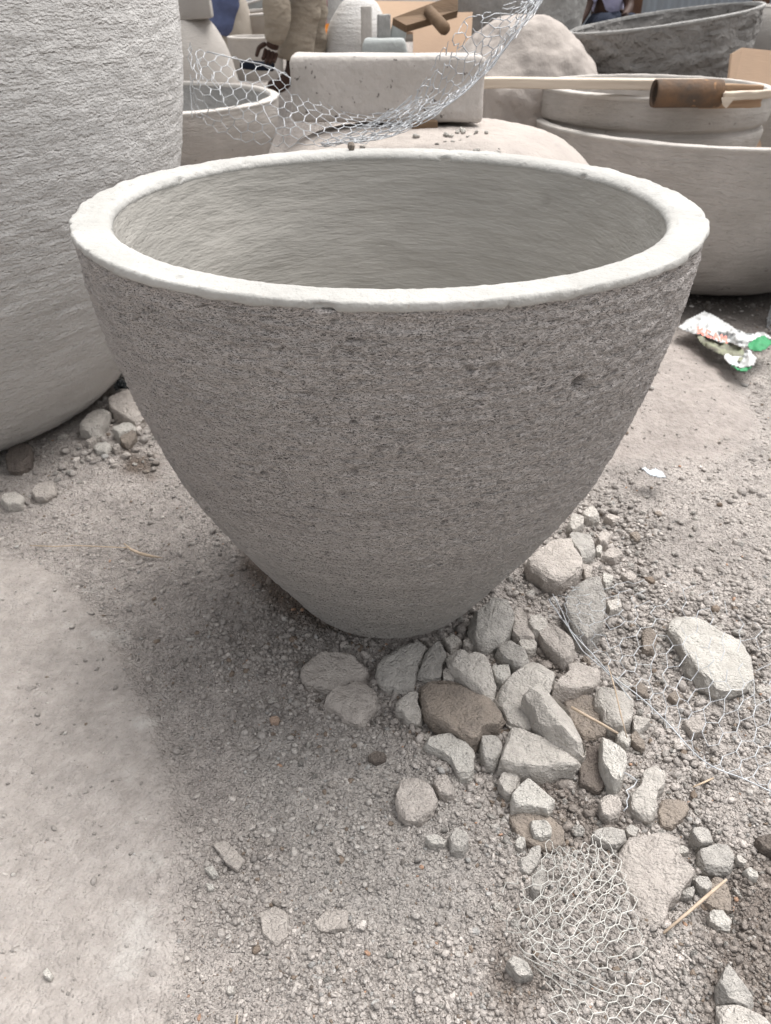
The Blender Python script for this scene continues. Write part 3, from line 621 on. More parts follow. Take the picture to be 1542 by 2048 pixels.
    if long_sleeve:
        q = J['elL']*.14+J['haL']*.86; skin('sleeve', [(J['shL']*.3+J['elL']*.7, .082), (J['elL'], .072), (J['elL']*.5+q*.5, .060), (q, .046)], [(0, 1), (1, 2), (2, 3)], M[long_sleeve], root, 2)
    h = J['crown']*.75+J['head']*.25-fwd*.02
    V_, F_ = CHB[0]; V_ = V_/np.linalg.norm(V_, axis=1)[:, None]*(1+.03*fbm(V_[:, 0]*6, V_[:, 1]*6, V_[:, 2]*6, 3)[:, None])
    o = mesh('hair', V_*[.095, .10, .085]+h, F_, M['hair'], None, h, True); child(o, root)
    return root
zb = .52
# bending worker in khaki trousers
Yk = 4.5; X = lambda px_, Y=Yk: float(at(px_, 60, Y)[0])
leg0, leg1 = at(583, 118, Yk), at(603, -6, Yk+.02)
person('person in khaki trousers bending down with one hand reaching to the rubble', dict(
    pelvis=(X(640), Yk+.12, 1.36), waist=(X(612), Yk+.08, 1.45), chest=(X(560), Yk-.02, 1.42), neck=(X(515), Yk-.08, 1.36), head=(X(478), Yk-.1, 1.33), crown=(X(440), Yk-.1, 1.33), face=(X(470), Yk-.1, .33+.03),
    shL=(X(553), Yk-.17, 1.24), elL=(at(557, 38, Yk-.16)), haL=(at(543, 100, Yk-.16)),
    shR=(X(540), Yk+.2, 1.28), elR=(X(585), Yk+.34, 1.10), haR=(X(615), Yk+.2, 1.0),
    hipL=(X(632), Yk+.02, 1.32), knL=(leg1[0]+.02, Yk+.01, .98), anL=(leg0[0], Yk, .585), toeL=(leg0[0]-.13, Yk-.03, .53),
    hipR=(X(636), Yk+.24, 1.32), knR=(X(612), Yk+.30, .98), anR=(X(604), Yk+.34, .60), toeR=(X(570), Yk+.33, .54)), 'khaki', 'navy', (X(600), Yk, zb), .85, .86, 'khaki')
# walker in jeans
Yj = 6.1; X = lambda px_, Y=Yj: float(at(px_, 60, Y)[0])
an, kn = at(437, 90, Yj), at(452, 4, Yj)
person('person in blue jeans walking away past the upside-down planter', dict(
    pelvis=(X(440), Yj+.05, 1.48), waist=(X(440), Yj+.05, 1.62), chest=(X(438), Yj+.05, 1.88), neck=(X(436), Yj+.05, 2.04), head=(X(434), Yj+.04, 2.17), crown=(X(434), Yj+.04, 2.25), face=(X(434)-1, Yj+.04, 2.17),
    shL=(X(438), Yj-.16, 1.95), elL=(X(446), Yj-.22, 1.68), haL=(X(430), Yj-.22, 1.44), shR=(X(438), Yj+.26, 1.95), elR=(X(430), Yj+.32, 1.68), haR=(X(415), Yj+.3, 1.45),
    hipL=(X(446), Yj-.06, 1.42), knL=(kn[0]+.02, Yj-.02, kn[2]+.10), anL=an, toeL=(an[0]-.16, Yj-.03, an[2]-.06),
    hipR=(X(436), Yj+.16, 1.42), knR=(X(396), Yj+.2, 1.05), anR=(X(385), Yj+.22, .62), toeR=(X(360), Yj+.2, .55)), 'jeans', 'redcloth', (X(430), Yj, zb), .6, .80)
# seated in lilac
Yl = 8.0; X = lambda px_, Y=Yl: float(at(px_, 20, Y)[0])
person('person in a lilac shirt sitting behind the tilted dark bowl', dict(
    pelvis=(X(1213), Yl, .66), waist=(X(1212), Yl, .70), chest=(X(1208), Yl-.06, .92), neck=(X(1205), Yl-.1, 1.16), head=(X(1203), Yl-.16, 1.28), crown=(X(1203), Yl-.14, 1.36), face=(X(1203), Yl-1.1, 1.25),
    shL=(X(1180), Yl-.05, 1.02), elL=(at(1172, 22, Yl-.2)), haL=(at(1150, 60, Yl-.35)), shR=(X(1236), Yl-.05, 1.05), elR=(X(1246), Yl-.2, .80), haR=(X(1225), Yl-.42, .74),
    hipL=(X(1198), Yl-.03, .64), knL=(X(1190), Yl-.45, .68), anL=(X(1190), Yl-.5, .58), toeL=(X(1190), Yl-.66, .53),
    hipR=(X(1226), Yl-.03, .64), knR=(X(1236), Yl-.45, .68), anR=(X(1236), Yl-.5, .58), toeR=(X(1236), Yl-.66, .53)), 'navy', 'lilac', (X(1210), Yl, .5), .8, .9)

# ------------------------------------------------------------------ chicken wire
def hexnet(nu, nv, fn, r, keep=None, twist=1.5, jit=.12, seed=0, sub=3):
    """honeycomb in the unit square, fn(u, v) -> points; the short links are the twisted, thicker ones"""
    g = np.random.default_rng(seed); I, J = np.meshgrid(np.arange(nu), np.arange(nv), indexing='ij')
    u = I/(nu-1)+g.normal(size=I.shape)*jit/(nu-1); v = (J+.22*np.where((I+J) % 2 == 0, 1, -1))/(nv-1)+g.normal(size=I.shape)*jit/(nv-1)
    A, B, T = [], [], []
    for (a, b, t) in ((slice(0, nu-1), slice(1, nu), 0),):
        A.append(np.stack([u[a].ravel(), v[a].ravel()], 1)); B.append(np.stack([u[b].ravel(), v[b].ravel()], 1)); T.append(np.zeros((nu-1)*nv))
    mk_ = ((I+J) % 2 == 0)[:, :-1]
    A.append(np.stack([u[:, :-1][mk_], v[:, :-1][mk_]], 1)); B.append(np.stack([u[:, 1:][mk_], v[:, 1:][mk_]], 1)); T.append(np.ones(mk_.sum()))
    A, B, T = np.vstack(A), np.vstack(B), np.concatenate(T)
    if keep is not None:
        k = keep((A[:, 0]+B[:, 0])/2, (A[:, 1]+B[:, 1])/2, g); A, B, T = A[k], B[k], T[k]
    pa_, pb2 = [], []
    for s in range(sub):
        f0, f1 = s/sub, (s+1)/sub; q0, q1 = A*(1-f0)+B*f0, A*(1-f1)+B*f1
        pa_.append(fn(q0[:, 0], q0[:, 1])); pb2.append(fn(q1[:, 0], q1[:, 1]))
    rr_ = np.tile(np.where(T > 0, r*twist, r), sub)
    return tubes(np.vstack(pa_), np.vstack(pb2), rr_, 4)
def crv(pts):
    p = np.array(pts, float); s = np.r_[0, np.cumsum(np.linalg.norm(np.diff(p[:, :2], axis=0), axis=1))]; s /= s[-1]
    def f(t):
        return np.stack([np.interp(t, s, p[:, k]) for k in range(p.shape[1])], -1)
    def g(t):                                              # softened corners
        return sum(f(np.clip(t+d, 0, 1)) for d in (-.05, -.025, 0, .025, .05))/5
    return g
def atv(q): return np.array([at(*p) for p in q])
# hanging net behind the planter: top edge, fold, and the ragged right-hand end
topL = crv([(384, 96, 2.55), (428, 106, 2.5), (470, 118, 2.5), (545, 133, 2.45), (600, 168, 2.4), (660, 205, 2.35), (720, 230, 2.3), (790, 226, 2.2), (850, 190, 2.15)])
botL = crv([(376, 205, 2.5), (410, 252, 2.4), (470, 276, 2.25), (560, 288, 2.05), (640, 292, 1.95), (700, 288, 1.9), (770, 276, 1.9), (830, 252, 1.95), (900, 205, 2.0)])
def sheetL(u, v):
    a, b = topL(u), botL(u); q = a*(1-v)[:, None]+b*v[:, None]
    q[:, 2] += -.10*np.sin(v*np.pi)+.02*vn(u*9, v*5, 0, 5); q[:, 1] += 3*vn(u*14, v*6, 0, 6); q[:, 0] += 3*vn(u*14, v*6, 0, 7)
    return atv(q)
topR = crv([(760, 236, 2.0), (830, 190, 2.0), (868, 130, 2.0), (905, 70, 2.0), (940, 30, 2.0), (990, 18, 2.0), (1050, 0, 2.0)])
botR = crv([(640, 294, 1.9), (720, 286, 1.86), (790, 266, 1.84), (860, 234, 1.84), (930, 186, 1.86), (985, 130, 1.88), (1030, 70, 1.9), (1092, -15, 1.95)])
def sheetR(u, v):
    v = np.clip(v, 0, 1)
    a, b = topR(u), botR(u); f = v**1.25; q = a*(1-(1-f))[:, None]+b*(1-f)[:, None]
    q[:, 2] += .16*(1-f)+.02*vn(u*9, v*5, 0, 15); q[:, 1] += 4*vn(u*16, v*8, 0, 16); q[:, 0] += 4*vn(u*16, v*8, 0, 17)
    return atv(q)
def sheetB(u, v):
    a, b = topL(.55+.45*u), botR(u); q = a*(1-v)[:, None]+b*v[:, None]; m_ = botR(u); q = m_+np.stack([6*vn(u*12, v*3, 0, 25)-10*(v-.2), -10*(v)+6*vn(u*12, v*3, 0, 26), .1+.1*v], 1)
    return atv(q)
net = empty('chicken_wire', at(700, 290, 1.95), 'galvanised chicken wire sagging behind the bowl planter and rising to a ragged end', 'chicken wire')
V, F = hexnet(40, 9, sheetL, .0009, None, 1.5, .12, 1); child(mesh('left_net', V, F, M['wire'], None, V.mean(0)), net)
V, F = hexnet(40, 8, sheetR, .00095, lambda u, v, g: (v < .8) | (g.random(len(v)) < .6), 1.5, .2, 2); child(mesh('right_net', V, F, M['wire'], None, V.mean(0)), net)
V, F = hexnet(44, 7, sheetB, .0010, None, 1.5, .25, 3); child(mesh('folded_net', V, F, M['wire'], None, V.mean(0)), net)
tl2 = topL(np.linspace(.06, 1, 40)); tl2[:, 2] -= .004
child(polytube('edge_wire', atv(tl2), .0017, M['wire'], None, 5), net)
br2 = botR(np.linspace(.35, 1, 30)); child(polytube('edge_wire', atv(br2), .0016, M['wire'], None, 5), net)
fr = []
for k, (a, b) in enumerate((((378, 92, 2.5), (385, 140, 2.45)), ((392, 112, 2.5), (402, 160, 2.45)), ((381, 85, 2.5), (379, 128, 2.5)), ((400, 120, 2.5), (396, 168, 2.45)), ((420, 150, 2.5), (440, 190, 2.4)), ((380, 150, 2.5), (383, 235, 2.45)))):
    p0, p1 = at(*a), at(*b); t = np.linspace(0, 1, 8)[:, None]; w_ = p0*(1-t)+p1*t; w_[:, 0] += .008*vn(np.arange(8)*.9, k*3.1, 0, 9)
    fr.append((w_[:-1], w_[1:]))
V, F = tubes(np.vstack([f[0] for f in fr]), np.vstack([f[1] for f in fr]), .0012); child(mesh('loose_ends', V, F, M['wire'], None, V.mean(0)), net)
# flat piece over the rubble at the right
gA = crv([(1094, 1184), (1132, 1242), (1218, 1350), (1290, 1402), (1332, 1450), (1430, 1532), (1560, 1580)])
gB = crv([(1150, 1168), (1240, 1170), (1330, 1160), (1430, 1190), (1500, 1250), (1580, 1280), (1680, 1320)])
def flat(u, v):
    a, b = gA(u), gB(u); q = a*(1-v)[:, None]+b*v[:, None]; q = q+np.stack([7*vn(u*7, v*4, 0, 35), 7*vn(u*7, v*4, 0, 36)], 1)
    h = .034+.016*vn(u*5, v*3, 0, 37)+.030*np.exp(-((q[:, 0]-1430)/90)**2-((q[:, 1]-1300)/80)**2)+.02*np.exp(-((q[:, 0]-1170)/45)**2-((q[:, 1]-1230)/55)**2)-.014*sst(q[:, 0], 1330, 1450)*sst(q[:, 1], 1380, 1460)
    return np.array([onz(x, y, z) for (x, y), z in zip(q, h)])
fw_ = empty('chicken_wire', onz(1300, 1340, .02), 'flattened chicken wire spread over the rubble stones at the right edge', 'chicken wire')
V, F = hexnet(34, 9, flat, .00052, lambda u, v, g: g.random(len(v)) < np.where(v > .55, .62, .93), 1.5, .10, 4); child(mesh('net', V, F, M['wire'], None, V.mean(0)), fw_)
e1 = flat(np.linspace(0, 1, 50), np.full(50, -.01)); child(polytube('edge_wire', e1, .0011, M['wire'], None, 5), fw_)
e2 = np.array([onz(x, y, z) for x, y, z in ((1105, 1188, .05), (1124, 1222, .045), (1140, 1262, .05), (1165, 1302, .045), (1205, 1336, .045), (1240, 1372, .05), (1262, 1400, .05))]); child(polytube('edge_wire', e2, .0009, M['wire'], None, 5), fw_)
# crumpled bundle in front
bC = crv([(1150, 1688), (1165, 1740), (1150, 1830), (1165, 1920), (1215, 1990), (1225, 2090)])
bW = crv([(55, 0), (95, 0), (130, 0), (112, 0), (105, 0), (118, 0)])
def bundle(lay):
    def f(u, v):
        c_ = bC(u); hw = np.interp(u, [0, .15, .3, .5, .62, .8, 1], [40, 80, 112, 120, 110, 112, 125])*(1-.12*lay)
        x = c_[:, 0]+(v-.5)*2*hw+11*vn(u*6, v*3, lay*3., 45)+(-10+20*lay)*.4; y = c_[:, 1]+9*vn(u*6, v*3, lay*3., 46)+26*np.sin(v*3.0+lay)-14
        h = .008+.011*(lay+1)*(1-.6*sst(u, .5, .8))+.014*vn(u*7, v*4, lay*2., 47)+.018*np.sin(v*np.pi)*(u < .6)
        return np.array([onz(a, b, max(.004, c2)) for a, b, c2 in zip(x, y, h)])
    return f
cw = empty('chicken_wire', onz(1170, 1880, .01), 'crumpled bundle of whitish chicken wire on the dark soil near the bottom edge', 'chicken wire')
for lay in range(2):
    V, F = hexnet(27, 9, bundle(lay), .00060, (lambda u, v, g: u < .52) if lay else None, 1.35, .10, 10+lay, 3); child(mesh('layer', V, F, M['dullwire'], None, V.mean(0)), cw)
lp = []
for k, q in enumerate((((1005, 1785), (1012, 1765), (1036, 1768), (1034, 1755)), ((1070, 1804), (1048, 1806)), ((1046, 1820), (1022, 1826), (1014, 1840), (1014, 1862), (1030, 1866), (1048, 1864)), ((1000, 1838), (1014, 1842)))):
    p = np.array([onz(x, y, .012+.006*i % .018) for i, (x, y) in enumerate(q)]); lp.append((p[:-1], p[1:]))
V, F = tubes(np.vstack([f[0] for f in lp]), np.vstack([f[1] for f in lp]), .0006); child(mesh('loose_ends', V, F, M['dullwire'], None, V.mean(0)), cw)
tag(polytube('bent_wire', [onz(x, y, z) for x, y, z in ((1248, 1545, .03), (1262, 1552, .026), (1274, 1561, .022), (1268, 1572, .02), (1252, 1581, .02), (1258, 1592, .018), (1253, 1602, .016), (1255, 1613, .014), (1247, 1622, .012))], .0009, M['wire'], None, 5), 'short zigzag bent wire beside the lumpy twin stone', 'wire')
# a roll of wire at the right edge
def roll(u, v):
    a = u*2*np.pi; r = .085+.012*vn(u*9, v*7, 0, 55); c_ = onz(1600, 655, .02)
    return np.stack([c_[0]+r*np.cos(a)+.02*v, c_[1]+.05+r*np.sin(a), .02+v*.22+.01*vn(u*9, v*7, 0, 56)], 1)
rl = empty('wire_roll', onz(1600, 655, .0), 'grey roll of netting standing at the right edge beside the cement sack', 'wire roll')
for k in range(3):
    V, F = hexnet(23, 12, (lambda k: lambda u, v: roll(u+k*.17, v)-np.array([0, 0, .012*k]))(k), .0016, None, 1.5, .3, 60+k); child(mesh('net', V, F, M['wire'], None, V.mean(0)), rl)

# ------------------------------------------------------------------ sack, scraps, straw
def patch(name, poly, z0, amp, m, parent=None, step=3., seed=0, k=.05, thick=.002):
    P = np.array(poly, float); x0, y0 = P.min(0); x1, y1 = P.max(0); gx_ = np.arange(x0, x1+step, step); gy_ = np.arange(y0, y1+step, step)
    XX, YY = np.meshgrid(gx_, gy_, indexing='ij'); d = polydist(XX, YY, [tuple(p) for p in P]); ins = d < step*.4
    zz = z0+amp*fbm(XX*k, YY*k, 0, seed, 4)+amp*.6*np.abs(fbm(XX*k*.6, YY*k*.6, 0, seed+9, 2))
    V = np.array([onz(a, b, c2) for a, b, c2 in zip(XX.ravel(), YY.ravel(), zz.ravel())]); f = gridfaces(len(gx_), len(gy_)); ok = ins.ravel()[f].all(1); f = f[ok]
    uq, inv = np.unique(f, return_inverse=True); V = V[uq]; f = inv.reshape(-1, 4); n = len(V)
    o = mesh(name, np.vstack([V, V-[0, 0, thick]]), np.vstack([f[:, ::-1], f+n]), m, None, V.mean(0), True)
    if parent is not None: child(o, parent)
    return o
sk = empty('cement_sack', onz(1440, 690, .04), 'torn white woven cement sack with red letters and a green band', 'sack')
patch('panel', [(1355, 655), (1372, 640), (1408, 622), (1432, 632), (1470, 656), (1494, 667), (1528, 664), (1556, 682), (1530, 674), (1505, 688), (1490, 694), (1478, 692), (1462, 684), (1440, 684), (1405, 670), (1390, 668), (1380, 664)], .055, .022, M['sack'], sk, 2.5, 1)
patch('printed_panel', [(1388, 667), (1405, 671), (1440, 684), (1462, 685), (1480, 692), (1492, 705), (1496, 720), (1470, 722), (1440, 708), (1415, 697), (1400, 684)], .046, .018, M['dirtprint'], sk, 2.5, 2)
patch('lower_panel', [(1452, 706), (1470, 713), (1486, 712), (1490, 700), (1500, 700), (1514, 716), (1508, 730), (1482, 736), (1460, 728), (1446, 716)], .056, .014, M['sack'], sk, 2.5, 3)
patch('green_band', [(1494, 688), (1512, 676), (1527, 669), (1536, 676), (1548, 684), (1532, 699), (1512, 703), (1500, 699)], .068, .010, M['green'], sk, 2.5, 4)
patch('green_edge', [(1460, 728), (1480, 737), (1510, 730), (1494, 742), (1476, 741)], .058, .006, M['green'], sk, 2., 5)
LET = {'K': [((0, 0), (0, 1)), ((0, .45), (.7, 1)), ((.15, .55), (.75, 0))], 'C': [((.8, .9), (.2, 1)), ((.2, 1), (0, .5)), ((0, .5), (.2, 0)), ((.2, 0), (.8, .08))], 'A': [((0, 0), (.4, 1)), ((.4, 1), (.8, 0)), ((.15, .38), (.66, .38))], 'M': [((0, 0), (.1, 1)), ((.1, 1), (.42, .3)), ((.42, .3), (.75, 1)), ((.75, 1), (.85, 0))]}
for k, ch in enumerate('KCAM'):
    ox, oy = 1397+k*15.2, 667+k*5.0; Vl, Fl = [], []
    for (a, b) in LET[ch]:
        p = [np.array([ox+q[0]*13-q[1]*1.0, oy+q[0]*4.2-q[1]*12.5]) for q in (a, b)]; d = p[1]-p[0]; nrm = np.array([-d[1], d[0]])/np.hypot(*d)*1.9; d = d/np.hypot(*d)*1.
        q = [p[0]-d+nrm, p[1]+d+nrm, p[1]+d-nrm, p[0]-d-nrm]; zt = .092+len(Fl)*.0004; b0 = len(Vl)
        Vl += [onz(*r_, zt) for r_ in q]; Fl.append((b0+3, b0+2, b0+1, b0))
    o = mesh('letter', Vl, Fl, M['red'], None, np.mean(Vl, 0)); child(o, sk)
tag(patch('plastic_scrap', [(1282, 936), (1292, 934), (1300, 940), (1312, 936), (1326, 944), (1333, 955), (1310, 953), (1296, 948), (1290, 941)], .045, .010, M['scrap'], None, 2, 11), 'torn flat grey plastic scrap on the pale hump right of the planter', 'plastic scrap')
tag(patch('film_scrap', [(226, 772), (240, 752), (252, 756), (262, 778), (244, 776), (232, 782)], .03, .02, M['blackplastic'], None, 2, 13), 'glossy black plastic film jammed between the two planters', 'plastic scrap')
def stalk(label, cat, pts, r, m, name):
    p = np.array([onz(x, y, z) for x, y, z in pts]); tag(polytube(name, p, r, M[m], None, 6), label, cat)
gl = empty('dry_grass', onz(240, 1095, .0), 'thin dry grass stalk ending in a curled blade, left of the planter', 'grass stalk')
child(polytube('stalk', [onz(x, y, .006) for x, y in ((60, 1091), (110, 1093), (150, 1091), (200, 1093), (258, 1096))], .0011, M['straw'], None, 5), gl)
child(polytube('blade', [onz(x, y, z) for x, y, z in ((248, 1087, .006), (262, 1099, .009), (280, 1107, .010), (300, 1112, .008), (326, 1116, .005))], [.0012, .0030, .0034, .0028, .0006], M['twig'], None, 6), gl)
stalk('long pale twig lying diagonally near the lower right corner', 'twig', ((1327, 1866, .012), (1375, 1826, .016), (1420, 1787, .018), (1453, 1759, .02)), [.0016, .0021, .0023, .0014], 'twig', 'twig')
stalk('flat pale straw wedged between rubble stones above the spear-shaped stone', 'straw', ((1142, 1414, .036), (1170, 1430, .032), (1205, 1449, .026), (1236, 1467, .022)), [.0024, .0026, .0022, .0018], 'twig', 'straw')
stalk('short orange straw lying on the soil under the flattened wire', 'straw', ((1386, 1574, .006), (1405, 1566, .008), (1427, 1556, .007)), [.0012, .0016, .0012], 'straw', 'straw')
stalk('thin straw stuck upright at the bottom edge of the dust', 'straw', ((470, 2047, .004), (474, 2030, .010), (473, 2062, .003)), .0009, 'straw', 'straw')
stalk('thin straw crossing the pale angular stone under the wire edge', 'straw', ((1216, 1330, .05), (1230, 1378, .05), (1242, 1430, .046), (1254, 1476, .03)), [.0009, .0012, .0012, .0008], 'twig', 'straw')
